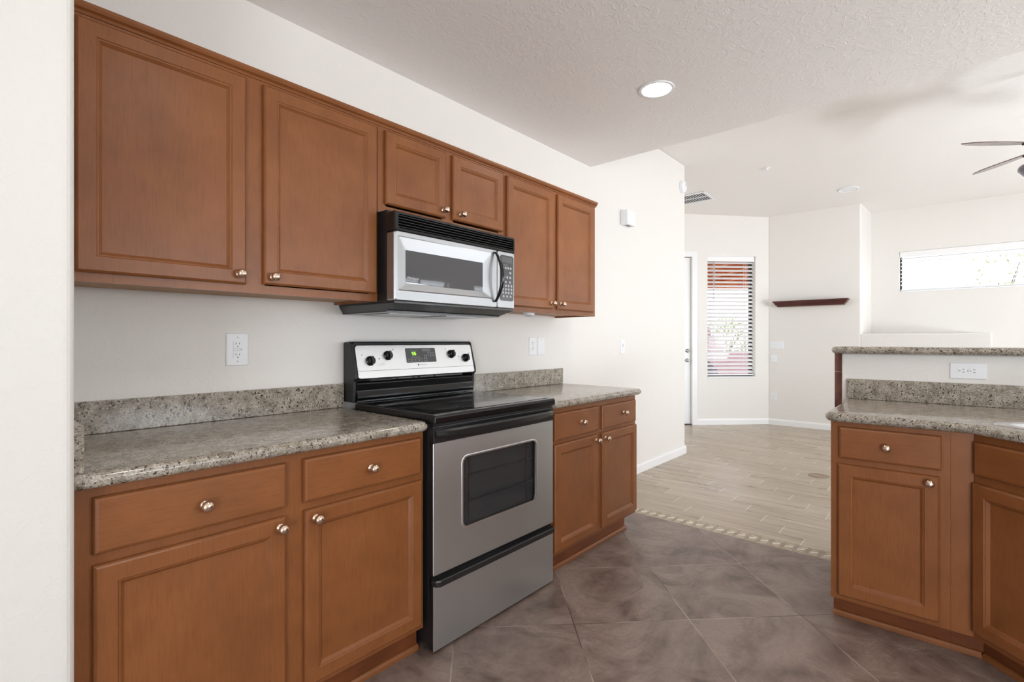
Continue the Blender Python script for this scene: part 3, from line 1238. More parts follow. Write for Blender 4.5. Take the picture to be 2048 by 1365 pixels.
# black top band and bowed handle
boxo('top_band', (RX0 + .001, RX1 - .003, RY - .002, RY + .028, .8275, .893), 'black_handle', od, bev=.004)
bm = bmesh.new()
N = 24
rings = []
for i in range(N + 1):
    u = i / N
    x = RX0 + .008 + (RX1 - RX0 - .02) * u
    bow = math.sin(PI * u) ** .55
    yy = RY - .006 - .038 * bow
    zc = .865 + .002 * bow
    hh = .0125 + .003 * bow
    rings.append([(x, yy + .010, zc - hh), (x, yy, zc - hh), (x, yy - .006, zc - hh * .5), (x, yy - .006, zc + hh * .5), (x, yy + .001, zc + hh), (x, yy + .010, zc + hh)])
stack(bm, rings)
finish('handle', bm, 'black_handle', od, smooth=True)
boxo('handle_bracket', (RX0 + .012, RX0 + .034, RY - .012, RY - .002, .853, .877), 'black_handle', od, bev=.003)
boxo('handle_bracket', (RX1 - .036, RX1 - .014, RY - .012, RY - .002, .853, .877), 'black_handle', od, bev=.003)
# vent strip
boxo('vent_strip', (RX0 + .006, RX1 - .006, RY + .006, RY + .03, .893, .903), 'black_matte', t)
# cooktop
bm = bmesh.new()
prism_x(bm, [(RY - .006, .903), (RY - .012, .908), (RY - .012, .930), (RY - .006, .938), (RY + .012, .939), (2.07, .939), (2.07, .903)], RX0, RX1)
finish('cooktop', bm, 'black', t, bev=.003, seg=3)
ct = boxo('cooktop_glass', (RX0 + .018, RX1 - .018, RY + .022, 2.045, .9392, .9405), 'glass_black', t, bev=.0006)
for (bx, by, br) in ((1.43, 1.69, .10), (1.86, 1.69, .115), (1.45, 1.93, .075), (1.86, 1.93, .075)):
    bm = bmesh.new()
    rings = []
    lathe(bm, [(0, .94055), (br, .94055), (br, .94075), (0, .94075)], (bx, by, 0), n=40)
    o = finish('burner', bm, 'burner', t)
# backguard
bm = bmesh.new()
prof = [(2.172, .9395), (2.172, 1.222), (2.118, 1.226), (2.106, 1.218), (2.066, 1.075), (2.064, 1.05), (2.078, 1.040), (2.085, .9395)]
prism_x(bm, prof, RX0, RX0 + .016)
prism_x(bm, prof, RX1 - .016, RX1)
prism_x(bm, [(2.172, 1.04), (2.172, 1.222), (2.118, 1.226), (2.106, 1.218), (2.110, 1.20), (2.076, 1.045)], RX0 + .016, RX1 - .016)
finish('backguard', bm, 'black_matte', t, bev=.006, seg=3)
bm = bmesh.new()
prism_x(bm, [(2.150, .9395), (2.150, 1.034), (2.082, 1.036), (2.072, 1.028), (2.082, .992), (2.070, .968), (2.070, .958), (2.078, .950), (2.076, .9395)], RX0 + .016, RX1 - .016)
finish('splash_panel', bm, 'black', t, bev=.004, seg=3)
# steel control face: follows slope from (2.062,1.052) to (2.100,1.207)
fy0, fz0, fy1, fz1 = 2.0635, 1.050, 2.1015, 1.207
sl = Vector((0, fy1 - fy0, fz1 - fz0)).normalized()
fn = Vector((0, -sl.z, sl.y))
cp = thing('control_panel', '', '', (0, fy0, fz0))
del cp['label']; del cp['category']
cp.parent = t
tilt = math.atan2(fy1 - fy0, fz1 - fz0)
cp.rotation_euler = (-tilt, 0, 0)      # local z runs up the slope, local -y is the outward normal
LH = math.hypot(fy1 - fy0, fz1 - fz0)
bm = bmesh.new()
fx0, fx1 = RX0 + .017, RX1 - .017
stack(bm, [ring(rr(fx0, fx1, 0, LH, .012, 4), .006), ring(rr(fx0, fx1, 0, LH, .012, 4), -.001), ring(rr(fx0 + .002, fx1 - .002, .002, LH - .002, .011, 4), -.003)])
finish('face_plate', bm, 'steel_bright', cp)
boxo('seam', (fx0 + .002, fx1 - .002, -.0036, -.0031, .036, .0375), 'slot', cp)
for kx, kz in ((1.349, .084), (1.452, .108), (1.868, .108), (1.972, .084)):
    bm = bmesh.new()
    lathe(bm, [(0, 0), (.0235, 0), (.0235, .004), (.021, .006), (.0195, .018), (.017, .0205), (0, .0205)], (0, 0, 0), '-y', 28)
    box(bm, -.0055, .0055, -.028, -.018, -.0185, .0185)
    kb = finish('burner_knob', bm, 'black', cp, smooth=True)
    kb.location = (kx, -.0032, kz)
bm = bmesh.new()
for kx, kz in ((1.349, .084), (1.452, .108), (1.868, .108), (1.972, .084)):
    for a in range(0, 360, 30):
        px, pz = kx + .0305 * math.cos(R(a)), kz + .0305 * math.sin(R(a))
        box(bm, px - .0009, px + .0009, -.0034, -.0031, pz - .0009, pz + .0009)
for kx, kz, dx in ((1.349, .084, -.04), (1.452, .108, .035), (1.868, .108, -.035), (1.972, .084, .035)):
    lathe(bm, [(0, .0031), (.003, .0031), (.003, .0034), (0, .0034)], (kx + dx, 0, kz + .03), '-y', 10)
lathe(bm, [(0, .0031), (.0035, .0031), (.0035, .0036), (0, .0036)], (1.401, 0, .094), '-y', 10)
lathe(bm, [(0, .0031), (.0035, .0031), (.0035, .0036), (0, .0036)], (1.921, 0, .094), '-y', 10)
box(bm, 1.39, 1.425, -.0034, -.0031, .0625, .0635)
box(bm, 1.405, 1.43, -.0034, -.0031, .070, .071)
finish('dial_marks', bm, 'mark', cp)
bm = bmesh.new()
stack(bm, [ring(rr(1.562, 1.755, .068, .144, .004, 3), -.003), ring(rr(1.562, 1.755, .068, .144, .004, 3), -.0055)])
disp = finish('clock_display', bm, 'panel_grey', cp)


def text(name, body, size, mat, parent, loc, rot=(R(90), 0, 0), ext=.0003, align='CENTER'):
    cu = bpy.data.curves.new(name, 'FONT')
    cu.body = body
    cu.size = size
    cu.extrude = ext
    cu.align_x = align
    cu.align_y = 'CENTER'
    tmp = bpy.data.objects.new(name + '_tmp', cu)
    COL.objects.link(tmp)
    bpy.context.view_layer.update()
    dg = bpy.context.evaluated_depsgraph_get()
    me = bpy.data.meshes.new_from_object(tmp.evaluated_get(dg))
    bpy.data.objects.remove(tmp, do_unlink=True)
    me.materials.clear()
    me.materials.append(M[mat])
    o = bpy.data.objects.new(name, me)
    COL.objects.link(o)
    o.parent = parent
    o.location = loc
    o.rotation_euler = rot
    return o


def seg_digit(bm, d, x, z, w, h, t_, y):
    segs = {'a': (0, h, w, h), 'b': (w, h / 2, w, h), 'c': (w, 0, w, h / 2), 'd': (0, 0, w, 0), 'e': (0, 0, 0, h / 2), 'f': (0, h / 2, 0, h), 'g': (0, h / 2, w, h / 2)}
    on = {'9': 'abcdfg', '6': 'acdefg'}[d]
    for s_ in on:
        x0, z0, x1, z1 = segs[s_]
        box(bm, x + x0 - t_ / 2, x + x1 + t_ / 2, y - .0006, y, z + z0 - t_ / 2, z + z1 + t_ / 2)


bm = bmesh.new()
seg_digit(bm, '9', 1.600, .108, .0080, .0150, .0017, -.0056)
seg_digit(bm, '6', 1.615, .108, .0080, .0150, .0017, -.0056)
finish('green_digits', bm, 'green_led', disp)
bm = bmesh.new()


def outline(bm, x0, x1, z0, z1, y=-.0056, w=.0008):
    box(bm, x0, x1, y - .0002, y, z0, z0 + w)
    box(bm, x0, x1, y - .0002, y, z1 - w, z1)
    box(bm, x0, x0 + w, y - .0002, y, z0 + w, z1 - w)
    box(bm, x1 - w, x1, y - .0002, y, z0 + w, z1 - w)


for i in range(4):
    outline(bm, 1.570 + i * .024, 1.590 + i * .024, .073, .087)
outline(bm, 1.676, 1.692, .073, .087)
outline(bm, 1.676, 1.692, .091, .105)
outline(bm, 1.703, 1.723, .100, .122)
outline(bm, 1.732, 1.746, .102, .120)
for i in range(4):
    outline(bm, 1.668 + i * .014, 1.678 + i * .014, .127, .137)
box(bm, 1.59, 1.64, -.0058, -.0056, .133, .1338)
box(bm, 1.59, 1.65, -.0058, -.0056, .0955, .0963)
finish('key_outlines', bm, 'mark_light', disp)
bm = bmesh.new()
lathe(bm, [(.0035, .0032), (.0048, .0032), (.0048, .0035), (.0035, .0035)], (1.632, 0, .0555), '-y', 16)
finish('badge', bm, 'mark', cp)
bm = bmesh.new()
for i in range(9):
    box(bm, 1.641 + i * .0052, 1.6445 + i * .0052, -.0034, -.0031, .0535, .0572)
finish('badge_text', bm, 'mark_light', cp)
# little vent slots below the steel face
bm = bmesh.new()
prism_x(bm, [(2.0745, 1.0365), (2.0745, 1.047), (2.082, 1.047), (2.082, 1.0365)], 1.345, 1.47)
for xx in (1.50, 1.60, 1.635, 1.74):
    prism_x(bm, [(2.073, 1.038), (2.073, 1.044), (2.082, 1.044), (2.082, 1.038)], xx, xx + .008)
finish('vent_slot', bm, 'slot', t)


# ================================================================== MICROWAVE
t = thing('microwave', 'stainless over-range microwave with curved black handle under the short cabinet', 'microwave', (0, 0, 0))
MX0, MX1, MY = 1.238, 1.998, 1.73
MZ0, MZ1 = 1.396, 1.772
boxo('body', (MX0, MX1, MY + .055, YW - .004, MZ0, 1.783), 'black_matte', t, bev=.002)
# grille
g = thing('vent_grille', '', '', (0, 0, 0)); del g['label']; del g['category']; g.parent = t
outer = rr(MX0 - .002, MX1, 1.689, MZ1, .006, 4)
inner = rr(MX0 + .018, MX1 - .012, 1.701, 1.760, .010, 4)
bm = bmesh.new()
stack(bm, [ring(outer, MY + .054), ring(outer, MY + .004), ring(rr(MX0 + .002, MX1 - .004, 1.693, 1.768, .006, 4), MY - .002), ring(inner, MY - .002), ring(inner, MY + .03), ], cap1=True)
finish('grille_frame', bm, 'black', g)
bm = bmesh.new()
for i in range(5):
    z = 1.7065 + i * .0118
    prism_x(bm, [(MY + .001, z), (MY + .001, z + .0022), (MY + .022, z + .0075), (MY + .022, z + .0053)], MX0 + .0185, MX1 - .0125)
finish('louvers', bm, 'black_handle', g)
# door
dn = thing('door', '', '', (0, 0, 0)); del dn['label']; del dn['category']; dn.parent = t
XS = 1.861
bm = bmesh.new()
# outer door face with embossed trapezoid frame
wl = (1.297, 1.760)
emb = rr(1.254, 1.822, 1.440, 1.669, .004, 6)


def bowed(x0, x1, z0, z1, r, sag, n=6):
    ps = []
    for (x, z) in rr(x0, x1, z0, z1, r, n):
        ps.append((x, z))
    return ps


w_in = rr(wl[0], wl[1], 1.474, 1.613, .010, 6)
door_o = rr(MX0, XS - .0015, MZ0, 1.6885, .010, 6)
stack(bm, [ring(door_o, MY + .053), ring(door_o, MY + .006), ring(rr(MX0 + .006, XS - .003, MZ0 + .005, 1.6865, .009, 6), MY),
           ring(emb, MY), ring(rr(1.258, 1.818, 1.444, 1.665, .006, 6), MY - .002), ring(w_in, MY + .004), ring(w_in, MY + .016)], cap1=True)
finish('door_frame', bm, 'steel_door', dn)
bm = bmesh.new()
# glass with a gently curved lower edge
gp = []
nn = 16
gx0, gx1 = wl[0] - .001, wl[1] + .001
top = 1.614
gp.append((gx1, top)); gp.append((gx0, top))
for i in range(nn + 1):
    u = i / nn
    gp.append((gx0 + (gx1 - gx0) * u, 1.487 - .021 * math.sin(PI * (.08 + u * .84) * .62) - .0 * u))
stack(bm, [ring(gp, MY + .013), ring(gp, MY + .0035)])
finish('window_glass', bm, 'mw_glass', dn)
boxo('window_glass_edge', (gx0, gx1, MY + .0095, MY + .0125, 1.4745, 1.4775), 'steel_bright', dn)
text('logo', 'Whirlpool', .015, 'mark_light', dn, (1.335, MY + .0032, 1.497))
# handle: bow sticking out
bm = bmesh.new()
N = 22
rings = []
for i in range(N + 1):
    u = i / N
    zz = 1.424 + (1.678 - 1.424) * u
    b_ = math.sin(PI * u)
    yy = MY - .004 - .048 * b_ ** .8
    xc = 1.842 + .004 * b_
    hw = .008 + .003 * b_
    hd = .006 + .004 * b_
    rings.append([(xc + hw * math.cos(2 * PI * k / 12), yy + hd * math.sin(2 * PI * k / 12), zz) for k in range(12)])
stack(bm, rings)
finish('handle', bm, 'black', dn, smooth=True)
# control side
bm = bmesh.new()
pc = rr(XS + .0015, MX1, MZ0, 1.6885, .010, 6)
stack(bm, [ring(pc, MY + .053), ring(pc, MY + .006), ring(rr(XS + .004, MX1 - .006, MZ0 + .005, 1.6865, .009, 6), MY)])
finish('control_side', bm, 'steel_door', t)
kp = thing('keypad', '', '', (0, 0, 0)); del kp['label']; del kp['category']; kp.parent = t
bm = bmesh.new()
stack(bm, [ring(rr(1.884, 1.986, 1.436, 1.671, .014, 5), MY + .001), ring(rr(1.884, 1.986, 1.436, 1.671, .014, 5), MY - .002)])
finish('keypad_plate', bm, 'panel_grey', kp)
boxo('keypad_display', (1.893, 1.972, MY - .003, MY - .0021, 1.633, 1.662), 'lcd', kp)
bm = bmesh.new()
rows = [(1.606, (1.905, 1.924, 1.943, 1.962)), (1.582, (1.960,)), (1.558, (1.913, 1.936, 1.959)), (1.533, (1.925, 1.957)),
        (1.514, (1.903, 1.925, 1.947, 1.969)), (1.496, (1.903, 1.925, 1.947, 1.969)), (1.478, (1.903, 1.925, 1.947, 1.969)), (1.459, (1.908, 1.935, 1.962))]
for rz, xs_ in rows:
    for x in xs_:
        lathe(bm, [(0, .0021), (.0070, .0021), (.0062, .0033), (0, .0035)], (x, MY, rz), '-y', 14)
finish('buttons', bm, 'button', kp, smooth=True)
bm = bmesh.new()
box(bm, 1.905, 1.94, MY - .0024, MY - .0021, 1.6205, 1.6215)
finish('key_caption', bm, 'mark_light', kp)
# hood underside, tapered
bm = bmesh.new()
a = [(MX0 + .004, MY + .052), (MX1 - .004, MY + .052), (MX1 - .004, YW - .004), (MX0 + .004, YW - .004)]
b = [(MX0 + .022, MY + .085), (MX1 - .03, MY + .085), (MX1 - .03, YW - .004), (MX0 + .022, YW - .004)]
stack(bm, [[(x, y - (.045 if i < 2 else 0), MZ0 - .0005) for i, (x, y) in enumerate(a)], [(x, y - (.045 if i < 2 else 0), MZ0 - .008) for i, (x, y) in enumerate(a)],
           [(x, y, 1.360) for x, y in b], [(x, y, 1.354) for x, y in b]])
finish('hood_base', bm, 'black_handle', t)
bm = bmesh.new()
for x0 in (1.33, 1.67):
    box(bm, x0, x0 + .24, 1.90, 2.10, 1.3515, 1.3535)
finish('grease_filter', bm, 'nickel_grey', t)


# ================================================================== PLATES ON THE WALLS
def plate(parent, w, h, th=.006, m='white_plastic', name='cover_plate'):
    bm = bmesh.new()
    stack(bm, [ring(rr(-w / 2, w / 2, -h / 2, h / 2, .003, 2), -.0004), ring(rr(-w / 2, w / 2, -h / 2, h / 2, .003, 2), -th * .5),
               ring(rr(-w / 2 + .004, w / 2 - .004, -h / 2 + .004, h / 2 - .004, .003, 2), -th)])
    return finish(name, bm, m, parent)


def slots(bm, cx, cz, th, s=1.0, horiz=False):
    """a receptacle's two blades and ground hole"""
    pr = [(-.0065, .004, .0011, .0045), (.0065, .004, .0011, .0038)]
    for dx, dz, hw, hh in pr:
        if horiz:
            box(bm, cx + dz * s - hh * s, cx + dz * s + hh * s, -th - .0003, -th + .0005, cz + dx * s - hw * s, cz + dx * s + hw * s)
        else:
            box(bm, cx + dx * s - hw * s, cx + dx * s + hw * s, -th - .0003, -th + .0005, cz + dz * s - hh * s, cz + dz * s + hh * s)
    if horiz:
        lathe(bm, [(0, th - .0005), (.0024 * s, th - .0005), (.0024 * s, th + .0003), (0, th + .0003)], (cx - .009 * s, 0, cz), '-y', 10)
    else:
        lathe(bm, [(0, th - .0005), (.0024 * s, th - .0005), (.0024 * s, th + .0003), (0, th + .0003)], (cx, 0, cz - .008 * s), '-y', 10)


def duplex(parent, horiz=False, s=1.15):
    bm = bmesh.new()
    bs = bmesh.new()
    for k_ in (-1, 1):
        c = k_ * .0195
        cx, cz = (c, 0) if horiz else (0, c)
        w, h = (.0145 * s, .0170 * s) if not horiz else (.0145 * s, .0170 * s)
        pts = rr(cx - .0160, cx + .0160, cz - .0145, cz + .0145, .010, 5)
        stack(bm, [ring(pts, -.005), ring(pts, -.0092)])
        slots(bs, cx, cz, .0092, 1.0, horiz)
    lathe(bs, [(0, .006), (.0022, .006), (.0022, .0068), (0, .0068)], (0, 0, 0), '-y', 10)
    r = finish('receptacle', bm, 'white_plastic', parent)
    finish('slots', bs, 'slot', r)


t = thing('wall_outlet', 'white safety outlet with test buttons above the left countertop', 'outlet', (.793, YW, 1.194), 0)
plate(t, .086, .133)
bm = bmesh.new()
stack(bm, [ring(rr(-.0165, .0165, -.0335, .0335, .002, 2), -.005), ring(rr(-.0165, .0165, -.0335, .0335, .002, 2), -.0085)])
o = finish('receptacle', bm, 'white_plastic', t)
bs = bmesh.new()
slots(bs, 0, .020, .0085)
slots(bs, 0, -.024, .0085)
outl = lambda x0, x1, z0, z1: (box(bs, x0, x1, -.0090, -.0084, z0, z0 + .0005), box(bs, x0, x1, -.0090, -.0084, z1, z1 + .0005), box(bs, x0, x0 + .0005, -.0090, -.0084, z0, z1), box(bs, x1, x1 + .0005, -.0090, -.0084, z0, z1))
outl(-.012, .009, -.006, .004)
outl(-.001, .009, -.006, .004)
box(bs, .0125, .0145, -.0090, -.0084, -.003, .002)
finish('slots', bs, 'slot', o)
bm = bmesh.new()
for z in (.049, -.049):
    lathe(bm, [(0, .0055), (.003, .0055), (.003, .0067), (0, .0067)], (0, 0, z), '-y', 12)
finish('screws', bm, 'button', t)

t = thing('wall_outlet', 'white duplex outlet on the kitchen wall right of the range', 'outlet', (2.706, YW, 1.192), 0)
plate(t, .080, .128)
duplex(t)
t = thing('switch_plate', 'plain white blank plate beside the outlet right of the range', 'switch plate', (2.800, YW, 1.192), 0)
plate(t, .080, .126)
bm = bmesh.new()
for z in (.045, -.045):
    lathe(bm, [(0, .0055), (.003, .0055), (.003, .0067), (0, .0067)], (0, 0, z), '-y', 12)
finish('screws', bm, 'button', t)

t = thing('light_switch', 'small white light switch on the bare kitchen wall past the counter', 'light switch', (3.972, YW, 1.176), 0)
plate(t, .078, .124)
boxo('rocker', (-.0165, .0165, -.0095, -.0055, -.033, .033), 'white_plastic', t, bev=.002)
boxo('indicator', (-.006, -.002, -.0100, -.0094, .002, .024), 'slot', t)

t = thing('door_chime', 'white square door chime box high on the kitchen wall', 'door chime', (4.013, YW, 2.314), 0)
boxo('housing', (-.073, .073, -.068, -.0005, -.064, .064), 'white_plastic', t, bev=.004)
bm = bmesh.new()
for i in range(5):
    box(bm, -.035 + i * .016, -.028 + i * .016, -.052, -.018, -.0648, -.0636)
finish('sound_slots', bm, 'slot', t)

t = thing('smoke_detector', 'round white smoke detector at the right end of the kitchen wall', 'smoke detector', (5.272, YW, 2.892), 0)
bm = bmesh.new()
lathe(bm, [(0, .0005), (.068, .0005), (.068, .012), (.064, .014), (.062, .030), (.052, .038), (0, .040)], (0, 0, 0), '-y', 32)
finish('housing', bm, 'white_plastic', t, smooth=True)
bm = bmesh.new()
lathe(bm, [(0, .0395), (.006, .0395), (.005, .042), (0, .042)], (.018, 0, .02), '-y', 12)
finish('test_button', bm, 'button', t, smooth=True)

# outlet on the pony wall (faces -x)
t = thing('wall_outlet', 'horizontal white outlet on the half wall above the peninsula backsplash', 'outlet', (XP, -.0655, 1.083), R(-90))
plate(t, .132, .080)
duplex(t, horiz=True)

# on the far wall (faces -x)
t = thing('switch_plate', 'wide white plate with five rocker switches on the far wall', 'light switch', (XF, 1.902, 1.166), R(-90))
plate(t, .175, .112)
for i in range(4):
    boxo('rocker', (-.066 + i * .0355, -.040 + i * .0355, -.009, -.0055, -.030, .030), 'white_plastic', t, bev=.002)
t = thing('dimmer_switch', 'white plate with round dimmer knob below the wide switch plate', 'light switch', (XF, 1.944, .970), R(-90))
plate(t, .086, .105)
bm = bmesh.new()
lathe(bm, [(0, .005), (.020, .005), (.018, .018), (0, .020)], (0, 0, 0), '-y', 20)
finish('dimmer_knob', bm, 'white_plastic', t, smooth=True)
t = thing('wall_outlet', 'white outlet low on the far wall above the baseboard', 'outlet', (XF, 1.944, .407), R(-90))
plate(t, .082, .118)
duplex(t)

# mantel shelf on the far wall
t = thing('mantel_shelf', 'dark mahogany floating shelf on the far wall', 'shelf', (XF, 1.47, 1.72), R(-90))
bm = bmesh.new()
prs = [(0.0, .058), (.004, .050), (.012, .036), (.020, .022), (.032, .014), (.045, .010)]
w2 = .445
dp = .15
rings = []
for zz, off in ((.0, .052), (.010, .050), (.018, .040), (.034, .026), (.046, .016), (.056, .014), (.060, .004), (.078, .0)):
    x = w2 + .012 - off
    rings.append([(-x, -.0005, zz), (x, -.0005, zz), (x, -(dp - off), zz), (-x, -(dp - off), zz)])
stack(bm, rings)
finish('board', bm, 'mantel', t)
boxo('underside', (-.385, .385, -.090, -.0005, -.004, -.0005), 'mosaic_bed', t)

# floor outlet cover
t = tag(finish('tmp', (lambda b: (lathe(b, [(0, .0003), (.085, .0003), (.083, .004), (.060, .005), (.058, .004), (0, .004)], (5.262, .897, 0), n=36), b)[1])(bmesh.new()), 'floor_plate', smooth=True),
        'round brown outlet cover set in the plank floor', 'outlet cover')
t.name = 'floor_outlet_cover'

# ================================================================== CEILING FIXTURES


def can_light(label, x, y, z, r=.085, on=True, power=9, group=None):
    t = thing('recessed_light', label, 'ceiling light', (x, y, z), 0, group)
    bm = bmesh.new()
    n = 36
    rings = []
    for rr_, h in ((r + .002, -.0005), (r + .018, -.0005), (r + .016, -.005), (r + .002, -.006), (r, -.0005)):
        rings.append([(rr_ * math.cos(2 * PI * i / n), rr_ * math.sin(2 * PI * i / n), h) for i in range(n)])
    stack(bm, rings, closed=True)
    finish('trim_ring', bm, 'white_plastic', t, smooth=True)
    bm = bmesh.new()
    lathe(bm, [(0, -.0006), (r + .001, -.0006), (r - .004, -.0045), (r * .6, -.008), (0, -.010)], n=n)
    finish('diffuser', bm, 'lamp' if on else 'white_plastic', t, smooth=True)
    if on and power:
        l = bpy.data.lights.new('can', 'SPOT')
        l.energy = power
        l.spot_size = R(150)
        l.spot_blend = .9
        l.shadow_soft_size = .08
        l.color = (1, .95, .88)
        lo = bpy.data.objects.new('lamp_light', l)
        COL.objects.link(lo)
        lo.parent = t
        lo.location = (0, 0, -.09)
    return t


can_light('glowing round recessed light in the kitchen ceiling', 2.626, 1.229, ZK, .078, power=15)
for (x, y) in ((.7, .55), (2.4, -.9), (.5, -1.6)):
    can_light('glowing round recessed light in the kitchen ceiling behind the camera', x, y, ZK, .078, power=15, group='recessed lights behind the camera')

zc = lambda x: ZF if x < 5.4 else ZF - (x - 5.4) * (ZF - 3.058) / (XF - 5.4)
t = thing('ceiling_speaker', 'flat round white disc on the far ceiling near the niche', 'ceiling speaker', (7.30, .93, zc(7.30) - .001), 0)
t.rotation_euler = (0, math.atan((ZF - 3.058) / (XF - 5.4)), 0)
bm = bmesh.new()
lathe(bm, [(0, -.001), (.108, -.001), (.106, -.008), (.094, -.009), (.092, -.005), (0, -.005)], n=40)
finish('grille', bm, 'white_plastic', t, smooth=True)
t = thing('fire_sprinkler', 'tiny white sprinkler cap on the family room ceiling', 'sprinkler', (5.98, 1.51, zc(5.98) - .0005), 0)
bm = bmesh.new()
lathe(bm, [(0, 0), (.032, 0), (.030, -.006), (.012, -.008), (.010, -.022), (.016, -.024), (.016, -.027), (0, -.028)], n=20)
finish('escutcheon', bm, 'white_plastic', t, smooth=True)

t = thing('ceiling_vent', 'white louvered air vent on the ceiling beside the kitchen wall corner', 'vent', (6.52, 2.62, zc(6.52) - .0015), 0)
t.rotation_euler = (0, math.atan((ZF - 3.058) / (XF - 5.4)), 0)
bm = bmesh.new()
vw, vh = .19, .30
box(bm, -vw, vw, -vh, -vh + .03, -.012, -.001)
box(bm, -vw, vw, vh - .03, vh, -.012, -.001)
box(bm, -vw, -vw + .03, -vh + .03, vh - .03, -.012, -.001)
box(bm, vw - .03, vw, -vh + .03, vh - .03, -.012, -.001)
box(bm, -.006, .006, -vh + .03, vh - .03, -.012, -.001)
finish('frame', bm, 'white_plastic', t, bev=.002)
boxo('duct', (-vw + .03, vw - .03, -vh + .03, vh - .03, -.003, -.001), plain('duct_grey', (.035, .035, .04, 1), .6), t)
bm = bmesh.new()
yv = -vh + .045
while yv < vh - .035:
    for xa, xb in ((-vw + .03, -.006), (.006, vw - .03)):
        box(bm, xa, xb, yv, yv + .007, -.0050, -.0035)
    yv += .031
finish('louvers', bm, 'white_plastic', t)

# ceiling fan, only its blade tips reach into the frame
FX, FY, FZ = 5.12, -.567, 2.606
t = thing('ceiling_fan', 'ceiling fan with dark wooden blades cut off by the right edge', 'ceiling fan', (FX, FY, FZ), 0)
bm = bmesh.new()
lathe(bm, [(0, ZF - FZ - .001), (.075, ZF - FZ - .001), (.07, ZF - FZ - .03), (.03, ZF - FZ - .06), (.0, ZF - FZ - .06)], n=24)
finish('canopy', bm, 'fan_metal', t, smooth=True)
bm = bmesh.new()
lathe(bm, [(0, .10), (.014, .10), (.014, ZF - FZ - .05), (0, ZF - FZ - .05)], n=14)
finish('downrod', bm, 'fan_metal', t, smooth=True)
bm = bmesh.new()
lathe(bm, [(0, .14), (.05, .13), (.10, .10), (.135, .06), (.14, .02), (.12, -.01), (.07, -.04), (0, -.045)], n=32)
finish('motor_housing', bm, 'fan_metal', t, smooth=True)
bm = bmesh.new()
lathe(bm, [(0, -.10), (.10, -.105), (.16, -.115), (.195, -.13), (.20, -.15), (.17, -.19), (.10, -.22), (0, -.235)], n=36)
lathe(bm, [(0, -.04), (.03, -.045), (.03, -.11), (0, -.11)], n=16)
finish('light_bowl', bm, plain('fan_glass_bowl', srgb(110, 104, 112), .3), t, smooth=True)
for i in range(4):
    ang = R(129.9 - 90 * i)
    arm = bpy.data.objects.new('blade_arm', None)
    bm = bmesh.new()
    tube(bm, [(.10, 0, .0), (.15, 0, -.03), (.19, 0, -.028), (.215, 0, -.005), (.24, 0, -.006)], [.012, .010, .009, .009, .008], 8)
    tube(bm, [(.17, 0, -.035), (.155, 0, .0), (.175, 0, .028), (.205, 0, .022), (.205, 0, .004)], .006, 8)
    a_ = finish('blade_arm', bm, 'fan_metal', t, smooth=True)
    a_.rotation_euler = (0, 0, ang)
    bm = bmesh.new()
    outl_ = []
    for (x, w) in ((.20, .026), (.26, .036), (.36, .048), (.46, .053), (.54, .049), (.60, .036), (.64, .018), (.662, 0)):
        outl_.append((x, w))
    pts = outl_ + [(x, -w) for x, w in reversed(outl_[:-1])]
    prism_z(bm, pts, -.003, .003)
    b_ = finish('blade', bm, 'fan_blade', t, bev=.001)
    b_.rotation_euler = Euler((R(-8), 0, ang), 'XYZ')

# ================================================================== OUTSIDE
bm = bmesh.new()
box(bm, -30, 40, -30, 40, -.30, -.13)
struct(finish('ground', bm, 'ground'))
# patio roof seen through the tall window
UO = Vector((7.66, 2.41, 0))
nO = Vector((1, 1, 0)).normalized()      # outward
tO = Vector((-1, 1, 0)).normalized()
t = thing('patio_roof', 'orange stained wooden patio roof outside the tall window', 'patio roof', (UO.x + .3, UO.y + .3, 2.55), R(-45))
boxo('roof_boards', (-3, 3, .0, 3.4, .12, .16), 'patio_wood', t)
for i in range(9):
    boxo('rafter', (-2.6 + i * .62, -2.52 + i * .62, .0, 3.4, 0, .12), 'patio_wood', t)
boxo('beam', (-3, 3, 3.4, 3.55, -.12, .16), 'patio_wood', t)
boxo('post', (-2.9, -2.75, 3.41, 3.54, -2.55 - .13, -.12), 'patio_wood', t)
boxo('post', (2.75, 2.9, 3.41, 3.54, -2.55 - .13, -.12), 'patio_wood', t)
# stucco courtyard wall with flared pier and arched opening, perpendicular to the view
vdir = Vector((math.cos(R(18.26)), math.sin(R(18.26)), 0))
lat = Vector((math.sin(R(18.26)), -math.cos(R(18.26)), 0))
D_ = 11.6
cen = vdir * D_
t = thing('courtyard_wall', 'pink stucco courtyard wall with curved pier outside the tall window', 'garden wall', (cen.x, cen.y, -.13), math.atan2(lat.y, lat.x))
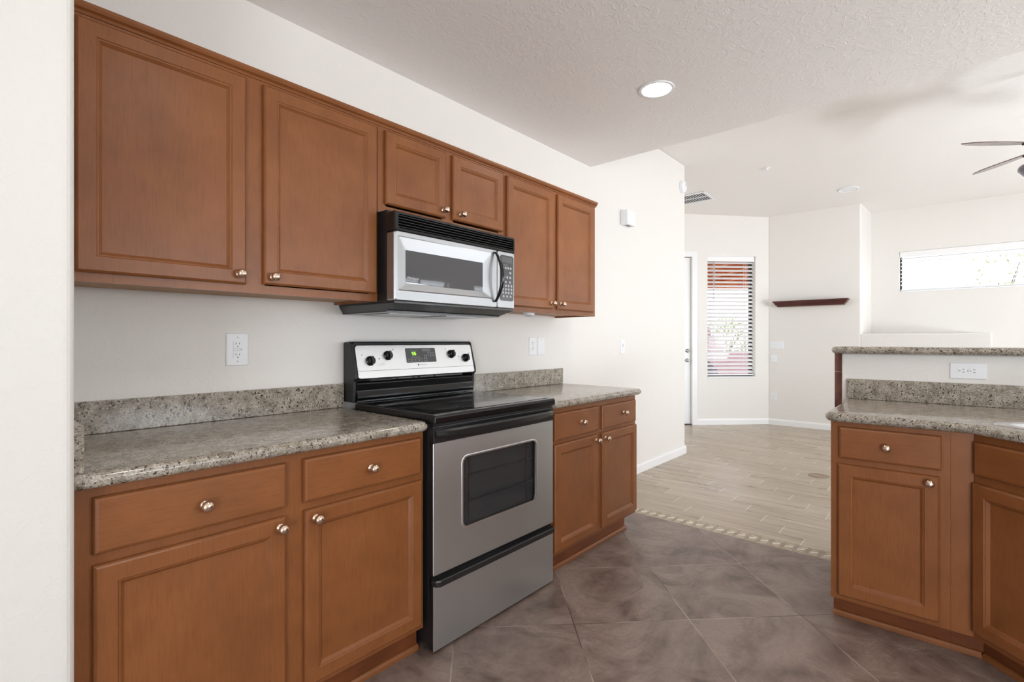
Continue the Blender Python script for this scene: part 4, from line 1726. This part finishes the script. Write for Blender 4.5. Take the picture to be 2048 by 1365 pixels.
# local x: right in view, y: away, z up
pier = [(-2.6, 0), (-2.6, 1.75), (-.45, 1.75), (-.38, 1.68), (-.28, 1.66), (-.25, 1.48), (-.16, 1.46), (-.13, 1.27), (-.02, 1.25), (.02, 1.06),
        (.05, .85), (.09, .6), (.14, .3), (.2, 0), (-.09, 0), (-.09, .62), (-.14, .76), (-.24, .88), (-.38, .97), (-.6, 1.0), (-.85, .93), (-1.0, .78), (-1.05, .5), (-1.05, 0)]
bm = bmesh.new()
prism_y(bm, pier, 0, .35)
finish('pier', bm, 'stucco', t)
boxo('low_wall', (.0, 3.2, .1, .35, 0, 1.12), 'stucco', t)
boxo('arch_shade_sheet', (-1.05, -.09, .2, .24, 0, 1.0), 'stucco_shade', t)  # flat sheet coloured as the shade within the arched opening


def shrub(name, label, loc, h, w, n, group=None):
    t = thing(name, label, 'tree' if name == 'tree' else 'shrub', loc, 0, group)
    bm = bmesh.new()
    tube(bm, [(0, 0, 0), (.03, .02, h * .35), (-.02, .03, h * .7)], [.05, .035, .015], 8)
    for k_ in range(5):
        a = k_ * 1.3
        tube(bm, [(0, 0, h * (.25 + .07 * k_)), (w * .3 * math.cos(a), w * .3 * math.sin(a), h * (.55 + .07 * k_))], [.02, .008], 6)
    finish('trunk', bm, 'bark', t, smooth=True)
    bm = bmesh.new()
    for _ in range(n):
        th = random.uniform(0, 2 * PI)
        ph = math.acos(random.uniform(-1, 1))
        q = random.uniform(.35, 1) ** .5
        c = Vector((w * .5 * q * math.sin(ph) * math.cos(th), w * .5 * q * math.sin(ph) * math.sin(th), h * .62 + h * .38 * q * math.cos(ph)))
        e = Euler((random.uniform(0, 6), random.uniform(0, 6), random.uniform(0, 6))).to_matrix()
        s_ = random.uniform(.03, .06)
        vs = [bm.verts.new(c + e @ Vector(p)) for p in ((-s_, 0, 0), (0, -s_ * .5, .004), (s_, 0, 0), (0, s_ * .5, .004))]
        bm.faces.new(vs)
    finish('foliage', bm, 'leaf', t, norm=False)
    return t


for (dd, la, h, w, nm_) in ((14.2, .1, 2.0, 1.3, 'leafy green shrub behind the pink wall, nearer the pier'), (16.4, 1.5, 2.5, 1.5, 'leafy green shrub behind the pink wall, right side of the tall window')):
    p = vdir * dd + lat * la
    shrub('shrub', nm_, (p.x, p.y, -.13), h, w, 900, 'shrubs behind the courtyard wall')
# spindly tree beyond the high window
shrub('tree', 'spindly desert tree outside the wide high window', (16.5, -.9, -.13), 3.9, 1.3, 260)
